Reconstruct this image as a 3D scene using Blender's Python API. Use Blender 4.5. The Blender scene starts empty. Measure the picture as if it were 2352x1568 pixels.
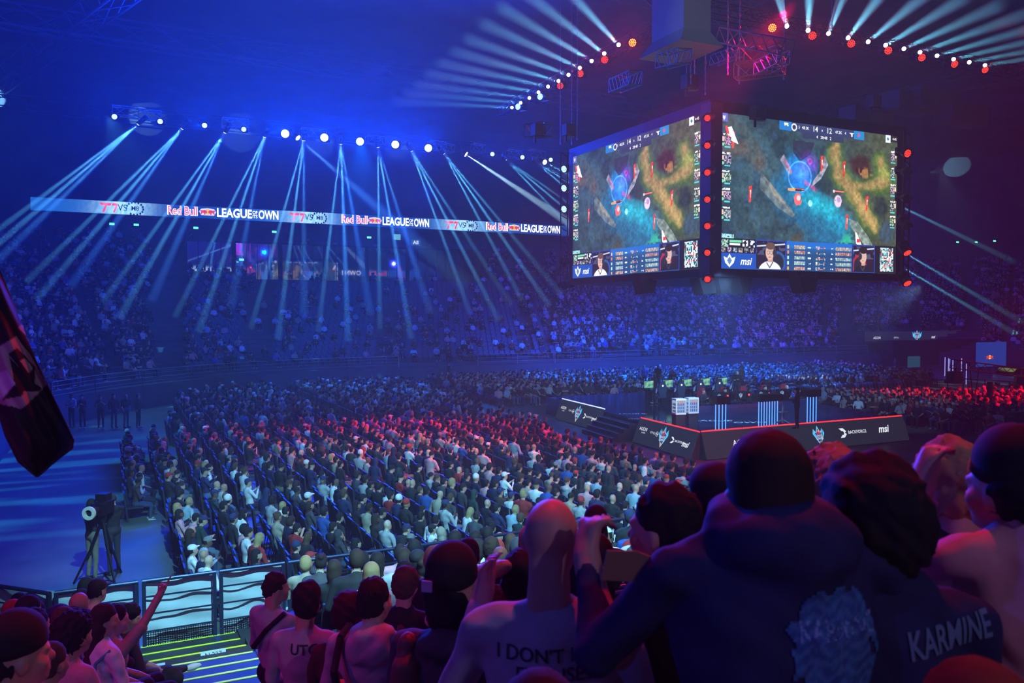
import bpy, bmesh, math, random
import numpy as np
from mathutils import Vector, Matrix
R=random.Random(7)
S=bpy.context.scene
COL=S.collection
F=1886.0; EYE=6.2; PIT=math.atan(64/F); YAW=math.radians(-26.05)
# ---------------------------------------------------------------- camera, world, exposure
cd=bpy.data.cameras.new('camera'); cam=bpy.data.objects.new('camera',cd); COL.objects.link(cam); S.camera=cam
cd.sensor_width=36; cd.lens=F/2352*36; cd.clip_start=.1; cd.clip_end=600
cd.dof.use_dof=True; cd.dof.focus_distance=38; cd.dof.aperture_fstop=5.0
cam.location=(0,0,EYE); cam.rotation_euler=(math.pi/2-PIT,0,YAW)
S.view_settings.view_transform='Standard'; S.view_settings.look='None'; S.view_settings.gamma=1; S.view_settings.exposure=0
wd=bpy.data.worlds.new('world'); S.world=wd; wd.use_nodes=True
wd.node_tree.nodes['Background'].inputs[0].default_value=(.01,.006,.03,1); wd.node_tree.nodes['Background'].inputs[1].default_value=1
S.cycles.max_bounces=4; S.cycles.diffuse_bounces=2; S.cycles.glossy_bounces=2; S.cycles.use_adaptive_sampling=True; S.cycles.adaptive_threshold=.06; S.cycles.volume_bounces=0; S.cycles.transparent_max_bounces=12
S.cycles.sample_clamp_indirect=3

# world axes: +X runs along the far stand (v), +Y across the floor (u)
def ray(x,y):
    d=Vector(((x-1176)/F,1,(784-y)/F)); c,s=math.cos(PIT),math.sin(PIT)
    a=Vector((d.x,d.y*c+d.z*s,-d.y*s+d.z*c)); cy,sy=math.cos(YAW),math.sin(YAW)
    return Vector((a.x*cy-a.y*sy,a.x*sy+a.y*cy,a.z))
C0=Vector((0,0,EYE))
def atu(x,y,u): r=ray(x,y); return C0+r*(u/r.y)
def atv(x,y,v): r=ray(x,y); return C0+r*(v/r.x)
def atz(x,y,z): r=ray(x,y); return C0+r*((z-EYE)/r.z)
def atd(x,y,D):
    r=ray(x,y); n=r.x*math.sin(-YAW)+r.y*math.cos(-YAW); return C0+r*(D/n)
def depth(p): return p[0]*math.sin(-YAW)+p[1]*math.cos(-YAW)

# ---------------------------------------------------------------- lights
def spot(p,t,col,e,ang,bl=.4,r=.15,gobo=None):
    l=bpy.data.lights.new('spot','SPOT'); l.color=col; l.energy=e; l.spot_size=math.radians(ang); l.spot_blend=bl; l.shadow_soft_size=r
    o=bpy.data.objects.new('spot',l); o.location=p; o.rotation_euler=(Vector(t)-Vector(p)).to_track_quat('-Z','Y').to_euler(); COL.objects.link(o)
    if gobo:
        l.use_nodes=True; nt=l.node_tree; em=nt.nodes['Emission']
        tc=nt.nodes.new('ShaderNodeTexCoord'); mp=nt.nodes.new('ShaderNodeMapping'); mp.inputs['Scale'].default_value=gobo[0]
        nz=nt.nodes.new('ShaderNodeTexNoise'); nz.inputs['Scale'].default_value=1; nz.inputs['Detail'].default_value=1
        rp=nt.nodes.new('ShaderNodeMapRange'); rp.inputs[1].default_value=gobo[1]; rp.inputs[2].default_value=gobo[2]
        nt.links.new(tc.outputs['Normal'],mp.inputs[0]); nt.links.new(mp.outputs[0],nz.inputs['Vector']); nt.links.new(nz.outputs['Fac'],rp.inputs[0]); nt.links.new(rp.outputs[0],em.inputs['Strength'])
    return o
def point(p,col,e,r=.15):
    l=bpy.data.lights.new('point','POINT'); l.color=col; l.energy=e; l.shadow_soft_size=r
    o=bpy.data.objects.new('point',l); o.location=p; COL.objects.link(o); return o
TEAL=(.35,.8,1); BLUE=(.0,.05,1); RED=(1,.0,.03)
# washes hung in the roof: teal-white on the near floor crowd, red band, blue on the far floor and stands; added spots fill the stage
spot((3,-3,20),(6.5,18,0),(.24,.76,1),60000,37,.5)
spot((14,-2,20),(13,18,0),(.20,.66,1),11000,32,.6)
spot((24,24,18.3),(11,32,0),(1,.0,.07),44000,36,.6)
spot((30,8,20),(19,23,0),(1,.0,.04),28000,42,.6)
spot((2,40,20),(8,42,0),(.08,.04,1),2000,60,.8)
spot((18,64,20),(15,53,0),(.0,.12,1),62000,50,.7)
spot((0,64,20),(8,54,0),(.1,.5,1),7000,60,.8)
spot((42,50,15.5),(44,57,0),(.0,.11,1),62000,110,.8)
spot((52,18,16),(50,33,0),(1,.0,.02),52000,38,.5)
spot((35,27,7.7),(40,35,0),(.35,.6,1),650,70,.7)
spot((22.6,26.4,7.6),(30,37,1),(.2,.5,1),6500,80,.7)  # unseen spot added below the cube to brighten the stage
spot((35.2,27,7.5),(28,36,1),(.2,.5,1),5500,80,.7)  # matching added stage spot from the cube's right end
spot((-8,36,22),(-3,36,0),(.03,.42,1),30000,58,.6,gobo=((17,3,3),.49,.60))
spot((70,52,20),(68,44,0),(.4,.7,1),9000,50,.6,gobo=((17,4,4),.45,.62))
# blue washes on the stands
spot((20,54,15),(18,80,5),(.0,.06,1),11000,100,.8)
spot((40,52,14),(52,80,6),(.03,.04,1),22000,110,.8)
spot((57,52,14),(86,70,7),(.08,.04,1),26000,110,.8)
spot((14,44,20),(-6,58,5),(.03,.05,1),7000,70,.8)
# magenta and violet light on the near stand
spot((-7,5,10),(-3.4,5,3.2),(1,.0,.13),800,75,.7)
spot((4.5,6,15),(1.8,2.2,5),(1,.0,.02),2800,40,.7)
spot((-8,1,10),(1.2,3,4.6),(.06,.06,.8),650,75,.7)  # unseen fill added from behind left for the backs and flag
spot((5,8.5,15),(3,8,2.5),(1,.0,.08),1300,50,.7)
spot((3,-9,12),(0,4,5),(.36,.24,.5),1500,50,.7)  # unseen fill added behind the camera to bring out flag and backs

# ---------------------------------------------------------------- materials
MATS={}
def mat(n,c,rough=.7,metal=0,em=None,es=0,spec=.4):
    if n in MATS: return MATS[n]
    m=bpy.data.materials.new(n); m.use_nodes=True; b=m.node_tree.nodes['Principled BSDF']
    b.inputs['Base Color'].default_value=(*c,1); b.inputs['Roughness'].default_value=rough; b.inputs['Metallic'].default_value=metal
    b.inputs['Specular IOR Level'].default_value=spec
    if em: b.inputs['Emission Color'].default_value=(*em,1); b.inputs['Emission Strength'].default_value=es
    MATS[n]=m; return m
def emat(n,c,s,samp=False):
    m=mat(n,(0,0,0),.8,0,c,s)
    if not samp: m.cycles.emission_sampling='NONE'
    return m
def noisy(n,c1,c2,scale,rough=.8,stretch=(1,1,1),bump=0):
    m=mat(n,c1,rough); nt=m.node_tree; b=nt.nodes['Principled BSDF']
    tc=nt.nodes.new('ShaderNodeTexCoord'); mp=nt.nodes.new('ShaderNodeMapping'); mp.inputs['Scale'].default_value=stretch
    nz=nt.nodes.new('ShaderNodeTexNoise'); nz.inputs['Scale'].default_value=scale; nz.inputs['Detail'].default_value=4
    cr=nt.nodes.new('ShaderNodeValToRGB'); cr.color_ramp.elements[0].color=(*c1,1); cr.color_ramp.elements[1].color=(*c2,1)
    cr.color_ramp.elements[0].position=.35; cr.color_ramp.elements[1].position=.65
    nt.links.new(tc.outputs['Object'],mp.inputs[0]); nt.links.new(mp.outputs[0],nz.inputs['Vector']); nt.links.new(nz.outputs['Fac'],cr.inputs[0]); nt.links.new(cr.outputs[0],b.inputs['Base Color'])
    if bump:
        bp=nt.nodes.new('ShaderNodeBump'); bp.inputs['Strength'].default_value=bump; nt.links.new(nz.outputs['Fac'],bp.inputs['Height']); nt.links.new(bp.outputs[0],b.inputs['Normal'])
    return m
def volmat(n,d,an=0,c=(1,1,1)):
    m=bpy.data.materials.new(n); m.use_nodes=True; nt=m.node_tree; nt.nodes.clear()
    o=nt.nodes.new('ShaderNodeOutputMaterial'); s=nt.nodes.new('ShaderNodeVolumeScatter'); s.inputs['Density'].default_value=d; s.inputs['Anisotropy'].default_value=an; s.inputs['Color'].default_value=(*c,1)
    nt.links.new(s.outputs[0],o.inputs['Volume']); return m
def cmat(n,em=0,rough=.8):
    """material whose colour is the mesh colour attribute 'col' (cloth dyes, or what a screen shows)"""
    m=mat(n,(1,1,1),rough); nt=m.node_tree; b=nt.nodes['Principled BSDF']; a=nt.nodes.new('ShaderNodeAttribute'); a.attribute_name='col'
    if em:
        b.inputs['Base Color'].default_value=(0,0,0,1); b.inputs['Specular IOR Level'].default_value=.1
        nt.links.new(a.outputs['Color'],b.inputs['Emission Color']); b.inputs['Emission Strength'].default_value=em; m.cycles.emission_sampling='NONE'
    else: nt.links.new(a.outputs['Color'],b.inputs['Base Color'])
    return m
M_black=mat('black_metal',(.012,.012,.015),.45,.6); M_alu=mat('aluminium',(.55,.57,.6),.35,.9); M_dark=mat('dark_paint',(.02,.02,.028),.6)
M_rail=mat('blue_black_rail',(.02,.03,.07),.35,.5); M_gloss=mat('black_gloss',(.008,.012,.022),.08,0,spec=.7)
M_white=mat('white_plastic',(.7,.7,.7),.5); M_red=mat('red_leather',(.35,.01,.02),.5)
M_floor=noisy('floor_concrete',(.065,.085,.072),(.115,.135,.115),.6,.5,(1,1,1),.02)
M_step=noisy('step_vinyl',(.015,.018,.024),(.03,.033,.04),3,.6); M_yel=mat('yellow_nosing',(.65,.75,.02),.6)
M_stand=noisy('stand_concrete',(.05,.055,.08),(.08,.085,.11),.4,.8); M_wall=noisy('hall_wall',(.10,.11,.15),(.13,.14,.18),.3,.9)
M_ceil=noisy('ceiling_dark',(.05,.05,.06),(.09,.09,.10),.2,.9)

# ---------------------------------------------------------------- object helpers
def tag(o,label=None,cat=None,group=None,kind=None):
    if label: o['label']=label
    if cat: o['category']=cat
    if group: o['group']=group
    if kind: o['kind']=kind
    return o
def link(name,data,parent=None,loc=None,mw=None):
    o=bpy.data.objects.new(name,data); COL.objects.link(o)
    if parent is not None: o.parent=parent
    if loc is not None: o.location=loc
    if mw is not None: o.matrix_local=mw
    return o
def empty(name,loc=(0,0,0),rz=0,**k):
    o=link(name,None); o.location=loc; o.rotation_euler=(0,0,rz); o.empty_display_size=.1; return tag(o,**k)
class MB:
    def __init__(s): s.v=[]; s.f=[]; s.mi=[]; s.cur=0
    def quadbox(s,pts):
        n=len(s.v); s.v+= [tuple(p) for p in pts]
        for f in((0,3,2,1),(4,5,6,7),(0,1,5,4),(1,2,6,5),(2,3,7,6),(3,0,4,7)): s.f.append(tuple(n+i for i in f)); s.mi.append(s.cur)
        return s
    def box(s,a,b):
        x0,y0,z0=a;x1,y1,z1=b
        return s.quadbox([(x0,y0,z0),(x1,y0,z0),(x1,y1,z0),(x0,y1,z0),(x0,y0,z1),(x1,y0,z1),(x1,y1,z1),(x0,y1,z1)])
    def tube(s,a,b,r,r2=None,n=8,cap=True):
        a=Vector(a);b=Vector(b);d=b-a
        if d.length<1e-6: return s
        q=d.to_track_quat('Z','X'); r2=r if r2 is None else r2; k=len(s.v)
        for p,rr in((a,r),(b,r2)):
            for i in range(n):
                t=2*math.pi*(i+.5)/n; s.v.append(tuple(p+q@Vector((rr*math.cos(t),rr*math.sin(t),0))))
        for i in range(n):
            j=(i+1)%n; s.f.append((k+i,k+j,k+n+j,k+n+i)); s.mi.append(s.cur)
        if cap:
            s.f.append(tuple(k+n-1-i for i in range(n))); s.mi.append(s.cur); s.f.append(tuple(k+n+i for i in range(n))); s.mi.append(s.cur)
        return s
    def path(s,pts,r,n=6):
        for a,b in zip(pts,pts[1:]): s.tube(a,b,r,n=n)
        return s
    def poly(s,pts):
        k=len(s.v); s.v+=[tuple(p) for p in pts]; s.f.append(tuple(range(k,k+len(pts)))); s.mi.append(s.cur); return s
    def prism(s,pts,d):
        k=len(s.v); n=len(pts); d=Vector(d); s.v+=[tuple(p) for p in pts]+[tuple(Vector(p)+d) for p in pts]
        s.f.append(tuple(range(k+n-1,k-1,-1))); s.f.append(tuple(range(k+n,k+2*n))); s.mi+=[s.cur]*2
        for i in range(n):
            j=(i+1)%n; s.f.append((k+i,k+j,k+n+j,k+n+i)); s.mi.append(s.cur)
        return s
    def ball(s,c,r,seg=10,ring=6,sc=(1,1,1)):
        k=len(s.v); c=Vector(c)
        for i in range(ring+1):
            th=math.pi*i/ring
            for j in range(seg):
                ph=2*math.pi*j/seg; s.v.append((c.x+r*sc[0]*math.sin(th)*math.cos(ph),c.y+r*sc[1]*math.sin(th)*math.sin(ph),c.z+r*sc[2]*math.cos(th)))
        for i in range(ring):
            for j in range(seg):
                j2=(j+1)%seg; s.f.append((k+i*seg+j,k+(i+1)*seg+j,k+(i+1)*seg+j2,k+i*seg+j2)); s.mi.append(s.cur)
        return s
    def mesh(s,name,mats):
        me=bpy.data.meshes.new(name); me.from_pydata(s.v,[],s.f)
        for m in (mats if isinstance(mats,(list,tuple)) else [mats]): me.materials.append(m)
        if any(s.mi): me.polygons.foreach_set('material_index',s.mi)
        me.update(); return me
    def build(s,name,mats,parent=None,loc=None,smooth=False):
        me=s.mesh(name,mats)
        if smooth: me.polygons.foreach_set('use_smooth',[True]*len(me.polygons))
        return link(name,me,parent,loc)
def copy_tree(o,parent=None):
    c=o.copy(); COL.objects.link(c)
    if parent is not None: c.parent=parent
    for ch in o.children: copy_tree(ch,c)
    return c
def frame_m(org,xd,yd):
    x=Vector(xd).normalized(); y=Vector(yd).normalized(); z=x.cross(y).normalized(); y=z.cross(x)
    return Matrix(((x.x,y.x,z.x,org[0]),(x.y,y.y,z.y,org[1]),(x.z,y.z,z.z,org[2]),(0,0,0,1)))
def text(s,size,m,parent,mw,name='lettering',bold=.0,shear=0,align='CENTER',ext=.0,space=1,sx=1):
    c=bpy.data.curves.new(name,'FONT'); c.body=s; c.size=size; c.align_x=align; c.align_y='CENTER'; c.offset=bold*size*.45; c.shear=shear; c.extrude=ext; c.space_character=space
    c.resolution_u=3
    t_=bpy.data.objects.new(name,c); me=bpy.data.meshes.new_from_object(t_); bpy.data.objects.remove(t_); bpy.data.curves.remove(c)
    me.materials.clear(); me.materials.append(m)
    o=bpy.data.objects.new(name,me); COL.objects.link(o)
    if parent is not None: o.parent=parent
    o.matrix_local=mw@Matrix.Diagonal((sx,1,1,1)); return o
def flat(pts2,m,parent,mw,name):
    b=MB(); b.poly([(x,y,0) for x,y in pts2]); o=b.build(name,m,parent); o.matrix_local=mw; return o
def flats(polys,mats,parent,mw,name):
    b=MB()
    for i,(k,p) in enumerate(polys): b.cur=k; b.poly([(x,y,.004*i) for x,y in p])
    o=b.build(name,mats,parent); o.matrix_local=mw; return o

# ---------------------------------------------------------------- signed-distance bodies -> one continuous surface
def cap(kind,a,b,ra,rb=None,k=.03): return (kind,'c',np.array(a,float),np.array(b,float),ra,ra if rb is None else rb,k)
def ell(kind,c,r,k=.03): return (kind,'e',np.array(c,float),np.array(r,float),0,0,k)
def pd(pr,P):
    _,t,a,b,ra,rb,_k=pr
    if t=='c':
        d=b-a; L=float(d@d)+1e-9; h=np.clip(((P-a)@d)/L,0,1)
        return np.linalg.norm(P-a-h[...,None]*d,axis=-1)-(ra+(rb-ra)*h)
    q=(P-a)/b; k0=np.linalg.norm(q,axis=-1); k1=np.linalg.norm(q/b,axis=-1)+1e-9
    return k0*(k0-1)/k1
def fold(P,amp,fr,seed=0):
    r=np.random.RandomState(seed); o=np.zeros(P.shape[:-1])
    for i in range(5):
        w=r.normal(size=3)*fr*(1+.5*i); o+=np.sin(P@w+r.rand()*6+2*np.sin(P@(w[::-1]*.4)))/(1+.5*i)
    return o*amp/2.2
def surf(prims,h,infl=0,noise=None,cut=None):
    lo=np.min([np.minimum(p[2]-max(p[4],p[5]),p[3]-max(p[4],p[5])) if p[1]=='c' else p[2]-p[3] for p in prims],0)-infl-2.5*h-.02
    hi=np.max([np.maximum(p[2]+max(p[4],p[5]),p[3]+max(p[4],p[5])) if p[1]=='c' else p[2]+p[3] for p in prims],0)+infl+2.5*h+.02
    n=np.maximum(np.ceil((hi-lo)/h).astype(int)+1,4); f=np.full(n,1.0)
    ax=[lo[i]+h*np.arange(n[i]) for i in range(3)]
    for p in prims:
        k=p[6]; mrg=k+2*h+infl+.02
        if p[1]=='c': a=np.minimum(p[2],p[3])-max(p[4],p[5]); b=np.maximum(p[2],p[3])+max(p[4],p[5])
        else: a=p[2]-p[3]; b=p[2]+p[3]
        i0=np.clip(((a-mrg-lo)/h).astype(int),0,n-1); i1=np.clip(((b+mrg-lo)/h).astype(int)+2,1,n)
        sl=tuple(slice(i0[i],i1[i]) for i in range(3))
        G=np.stack(np.meshgrid(ax[0][sl[0]],ax[1][sl[1]],ax[2][sl[2]],indexing='ij'),-1)
        d=pd(p,G)-infl; g=f[sl]; hh=np.maximum(k-np.abs(d-g),0)/k; f[sl]=np.minimum(d,g)-hh*hh*k*.25
    if noise or cut:
        G=np.stack(np.meshgrid(*ax,indexing='ij'),-1)
        if noise: f=f+noise(G)
        if cut: f=np.maximum(f,cut(G))
    ins=f<0; m=n-1; acc=np.zeros((*m,3)); cnt=np.zeros(m); E=[]
    for a in range(3):
        o1=[slice(None)]*3; o2=[slice(None)]*3; o1[a]=slice(0,-1); o2[a]=slice(1,None); o1=tuple(o1); o2=tuple(o2)
        I=np.argwhere(ins[o1]!=ins[o2])
        J=I.copy(); J[:,a]+=1; fa=f[tuple(I.T)]; fb=f[tuple(J.T)]; t=fa/(fa-fb); P=I.astype(float); P[:,a]+=t
        b,c=[(1,2),(2,0),(0,1)][a]; ok=(I[:,b]>0)&(I[:,c]>0)&(I[:,b]<n[b]-1)&(I[:,c]<n[c]-1); I=I[ok];P=P[ok]; fl=ins[tuple(I.T)]
        cs=[]
        for db,dc in((-1,-1),(0,-1),(0,0),(-1,0)):
            K=I.copy(); K[:,b]+=db; K[:,c]+=dc; np.add.at(acc,tuple(K.T),P); np.add.at(cnt,tuple(K.T),1); cs.append(np.ravel_multi_index(K.T,m))
        cs=np.stack(cs,1); cs[~fl]=cs[~fl][:,::-1]; E.append(cs)
    Q=np.concatenate(E); ids=np.unique(Q); V=acc.reshape(-1,3)[ids]/cnt.reshape(-1)[ids][:,None]*h+lo
    Q=np.searchsorted(ids,Q)
    D=np.stack([pd(p,V) for p in prims]); kinds=np.array([p[0] for p in prims])[np.argmin(D,0)]
    return V,Q,kinds
def fmesh(name,V,Q,mats,fk=None,col=None,smooth=True):
    me=bpy.data.meshes.new(name); me.vertices.add(len(V)); me.vertices.foreach_set('co',np.ascontiguousarray(V,dtype=np.float32).ravel())
    me.loops.add(Q.size); me.loops.foreach_set('vertex_index',np.ascontiguousarray(Q,dtype=np.int32).ravel())
    me.polygons.add(len(Q)); me.polygons.foreach_set('loop_start',np.arange(0,Q.size,4,dtype=np.int32)); me.polygons.foreach_set('loop_total',np.full(len(Q),4,dtype=np.int32))
    for m in mats: me.materials.append(m)
    if fk is not None: me.polygons.foreach_set('material_index',np.ascontiguousarray(fk,dtype=np.int32))
    me.update(calc_edges=True)
    if smooth: me.polygons.foreach_set('use_smooth',np.ones(len(Q),dtype=bool))
    if col is not None:
        a=me.color_attributes.new('col','FLOAT_COLOR','POINT'); c=np.ones((len(V),4),np.float32); c[:,:3]=col; a.data.foreach_set('color',c.ravel())
    return me
# ---------------------------------------------------------------- people
SK,TOP,LEG,HAIR,SHOE,ACC=range(6)
ARMS={'lap':(((.25,.03,.73),(.09,.27,.61)),)*2,'cross':(((.25,.08,.76),(-.07,.2,.82)),((.25,.07,.74),(-.09,.21,.77))),
 'chin':(((.25,.03,.73),(.06,.24,.65)),((.2,.22,.70),(.06,.15,1.09))),'phone':(((.23,.08,.72),(.05,.3,.86)),)*2,
 'raise':(((.25,.03,.73),(.08,.26,.62)),((.32,.08,1.2),(.3,.2,1.45))),'clap':(((.24,.10,.80),(.03,.30,1.0)),)*2,
 'behind':(((.33,.0,1.2),(.09,-.09,1.22)),)*2,'open':(((.27,.0,.74),(.2,.26,.66)),)*2}
def hairp(style,c,hy):
    x,y,z=c; o=[]
    if style=='short': o=[ell(HAIR,(x,y-.012,z+.03),(.084,.1,.098),.015),ell(HAIR,(x,y-.045,z-.01),(.079,.07,.09),.015)]
    elif style=='curly': o=[ell(HAIR,(x,y-.01,z+.05),(.1,.11,.1),.02),ell(HAIR,(x,y-.05,z),(.095,.085,.1),.02)]
    elif style=='long': o=[ell(HAIR,(x,y-.015,z+.03),(.087,.105,.1),.015),ell(HAIR,(x,y-.05,z-.04),(.088,.07,.12),.02),cap(HAIR,(x,y-.07,z-.05),(x,y-.11,z-.33),.075,.055,.03)]
    elif style=='bun': o=[ell(HAIR,(x,y-.012,z+.03),(.083,.1,.096),.015),ell(HAIR,(x,y-.045,z-.01),(.078,.07,.08),.015),ell(HAIR,(x,y-.1,z+.07),(.04,.04,.04),.01)]
    elif style=='cap': o=[ell(ACC,(x,y-.005,z+.05),(.088,.106,.078),.01),ell(ACC,(x,y+.12,z+.045),(.065,.07,.012),.01),ell(HAIR,(x,y-.04,z-.01),(.08,.068,.075),.01)]
    elif style=='beanie': o=[ell(ACC,(x,y-.01,z+.055),(.09,.106,.098),.01),ell(ACC,(x,y-.01,z+.03),(.094,.11,.03),.01),ell(HAIR,(x,y-.045,z-.03),(.075,.06,.06),.01)]
    elif style=='hood': o=[ell(TOP,(x,y-.03,z+.03),(.1,.105,.125),.03),ell(TOP,(x,y-.05,z-.1),(.1,.08,.1),.03)]
    return o
def headp(c,ht=0,yaw=0,style='short',scale=1,fine=False):
    """head at c (ear height), facing +Y before the turn"""
    z=0; P=[ell(SK,(0,.0,.02),(.076,.094,.098),.02),ell(SK,(0,.035,-.05),(.056,.06,.062),.03),cap(SK,(0,.09,.0),(0,.108,-.025),.012,.014,.012),
       ell(SK,(.078,-.005,-.01),(.012,.022,.034),.006),ell(SK,(-.078,-.005,-.01),(.012,.022,.034),.006)]
    if fine: P+=[ell(SK,(0,.068,-.085),(.03,.025,.02),.02),cap(SK,(-.04,.082,.02),(.04,.082,.02),.012,k=.02),ell(SK,(.045,.06,-.025),(.025,.025,.025),.02),ell(SK,(-.045,.06,-.025),(.025,.025,.025),.02),
        cap(SK,(-.022,.093,-.055),(.022,.093,-.055),.008,k=.008)]
    P+=hairp(style,(0,0,.02),0)
    cy,sy=math.cos(yaw),math.sin(yaw); ct,st=math.cos(ht),math.sin(ht); out=[]
    for p in P:
        def T(v): x,y,w=v*scale; y,w=y*ct-w*st,y*st+w*ct; return np.array((x*cy-y*sy+c[0],x*sy+y*cy+c[1],w+c[2]))
        a=T(p[2])
        if p[1]=='c': out.append((p[0],'c',a,T(p[3]),p[4]*scale,p[5]*scale,p[6]))
        else:
            r=p[3]*scale
            if abs(yaw)>.6 and abs(yaw)<2.5: r=np.array((r[0]*abs(cy)+r[1]*abs(sy),r[1]*abs(cy)+r[0]*abs(sy),r[2]))
            out.append((p[0],'e',a,r,0,0,p[6]))
    return out
def person(pose='lap',hair='short',sleeve='short',stand=False,hyaw=0,ht=0,fem=False,broad=1,neck=0):
    d=.48 if stand else 0; P=[]; w=(.9 if fem else 1)*broad
    P+=[ell(LEG,(0,0,.54+d-.0),(.165*w,.13,.12)),ell(TOP,(0,-.005,.70+d),(.145*w,.105,.17),.05),ell(TOP,(0,-.02,.90+d),(.175*w,.115,.18),.05),
        cap(TOP,(-.135*w,-.025,1.015+d),(.135*w,-.025,1.015+d),.062,k=.05),cap(TOP,(0,-.03,1.0+d),(0,-.02,1.07+d),.09,.06,.05)]
    P+=[cap(SK,(0,-.02,1.03+d),(0,.0,1.17+d+neck),.052,.05,.02)]
    hc=(0,.02,1.225+d+neck)
    P+=headp(hc,ht,hyaw,hair)
    if hair=='hooddown': P+=[ell(TOP,(0,-.11,1.04+d),(.11,.06,.08),.03),ell(HAIR,(0,.005,1.27+d),(.084,.1,.09),.015)]
    for s,(e,h) in zip((1,-1),ARMS[pose]):
        sh=np.array((s*.185*w,-.02,1.0+d)); e=np.array((s*e[0]*w,e[1],e[2]+d)); h=np.array((s*h[0],h[1],h[2]+d))
        if stand and pose in('lap','open'): e=np.array((s*.24,-.03,.72+d)); h=np.array((s*.22,.06,.5+d))
        P.append(cap(TOP,sh,e,.055,.048,.03))
        fk=TOP if sleeve=='long' else SK
        P.append(cap(fk,e,e+(h-e)*.86,.043 if fk==TOP else .038,.032 if fk==TOP else .027,.015))
        u=(h-e)/np.linalg.norm(h-e); P.append(cap(SK,e+(h-e)*.85,h+u*.05,.03,.024,.012)); P.append(cap(SK,h+u*.02,h+u*.09+np.array((0,0,.01)),.02,.014,.012))
    for s in(1,-1):
        if stand:
            P+=[cap(LEG,(s*.085,0,1.0),(s*.1,.01,.52),.088,.062,.03),cap(LEG,(s*.1,.01,.52),(s*.11,-.02,.09),.06,.045,.02),cap(SHOE,(s*.11,-.04,.045),(s*.13,.15,.035),.045,.036,.01)]
        else:
            P+=[cap(LEG,(s*.085,.03,.53),(s*.13,.45,.50),.085,.066,.03),cap(LEG,(s*.13,.45,.49),(s*.13,.44,.1),.06,.045,.02),cap(SHOE,(s*.13,.41,.045),(s*.15,.6,.035),.045,.036,.01)]
    return P
def xf(prims,yaw=0,loc=(0,0,0),lean=0,sc=1,roll=0):
    M=Matrix.Translation(loc)@Matrix.Rotation(yaw,4,'Z')@Matrix.Rotation(roll,4,'Y')@Matrix.Rotation(-lean,4,'X')@Matrix.Scale(sc,4); A=np.array(M)
    return [(p[0],p[1],A[:3,:3]@p[2]+A[:3,3],(A[:3,:3]@p[3]+A[:3,3]) if p[1]=='c' else p[3]*sc,p[4]*sc,p[5]*sc,p[6]) for p in prims]
HAIRS=['short','short','curly','long','cap','hooddown','bun','beanie','short','none','short','hood']
POSES=['lap','cross','chin','phone','lap','clap','open','lap','phone','lap','cross','open']
HT={'short':'short hair','curly':'curly hair','long':'long hair','cap':'a cap','hooddown':'a hood worn down','bun':'hair in a bun','beanie':'a knit beanie','none':'a shaved head','hood':'the hood up'}
PT={'lap':'hands in lap','cross':'arms crossed','chin':'hand at the chin','phone':'hands held up front','clap':'hands clasped','open':'hands on knees','raise':'one arm raised'}
SKINS=[(.50,.30,.21),(.56,.36,.26),(.40,.23,.15),(.15,.08,.05),(.60,.40,.30)]
TOPS=[('black',(.012,.012,.015)),('white',(.75,.76,.78)),('dark grey',(.06,.06,.07)),('navy blue',(.015,.025,.09)),('light grey',(.38,.39,.41)),('black',(.015,.014,.016)),('pale blue',(.30,.42,.52)),
      ('royal blue',(.02,.08,.33)),('dark green',(.015,.04,.035)),('beige',(.36,.30,.23)),('red',(.30,.02,.02)),('brown',(.06,.035,.025)),('black',(.02,.02,.022)),('white',(.66,.67,.70)),('pink',(.6,.3,.35)),
      ('black',(.01,.01,.012)),('black',(.018,.018,.02)),('dark grey',(.04,.04,.05)),('navy blue',(.01,.015,.05)),('black',(.012,.012,.016)),('black',(.015,.015,.018))]
LEGS=[(.012,.012,.016),(.03,.05,.11),(.02,.02,.025),(.09,.13,.2),(.15,.12,.09)]
HAIRC=[('dark',(.012,.008,.007)),('dark brown',(.03,.016,.01)),('brown',(.08,.04,.02)),('black',(.006,.006,.007)),('blond',(.35,.24,.11))]
ACCC=[('black',(.012,.012,.014)),('white',(.7,.7,.72)),('navy',(.02,.03,.1)),('red',(.4,.03,.03)),('grey',(.2,.2,.2))]
SHOEC=[(.5,.5,.5),(.02,.02,.02)]
def clothmats(pre,L): return [noisy(pre+str(i),tuple(x*.85 for x in c),tuple(min(x*1.1+.002,1) for x in c),9,.85) for i,c in enumerate(L)]
MT=clothmats('shirt_cloth_',[c for n,c in TOPS]); ML=clothmats('trouser_cloth_',LEGS); MH=clothmats('hair_',[c for n,c in HAIRC]); MA=clothmats('hat_cloth_',[c for n,c in ACCC])
MSK=[mat('skin_'+str(i),c,.5) for i,c in enumerate(SKINS)]; MSH=[mat('shoe_'+str(i),c,.6) for i,c in enumerate(SHOEC)]
def var_prims(i,stand=False):
    r=random.Random(i*13+5)
    return person(POSES[i%12],HAIRS[(i*5+i//12)%12],'long' if r.random()<.45 else 'short',stand,hyaw=r.uniform(-.35,.35),ht=r.uniform(-.1,.2),fem=HAIRS[(i*5+i//12)%12] in('long','bun'),broad=r.uniform(1.05,1.24))
NV=24
VAR=[]
for i in range(NV):
    P=xf(var_prims(i),lean=random.Random(i).uniform(-.2,.22)); V,Q,K=surf(P,.021)
    fk=K[Q[:,0]]; me=fmesh('seated_person',V,Q,[MSK[0],MT[0],ML[0],MH[0],MSH[0],MA[0]],fk); VAR.append(me)
SVAR=[]
for i in range(6):
    P=var_prims(i*2+1,True); V,Q,K=surf(P,.022); SVAR.append(fmesh('standing_person',V,Q,[MSK[0],MT[0],ML[0],MH[0],MSH[0],MA[0]],K[Q[:,0]]))
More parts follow.
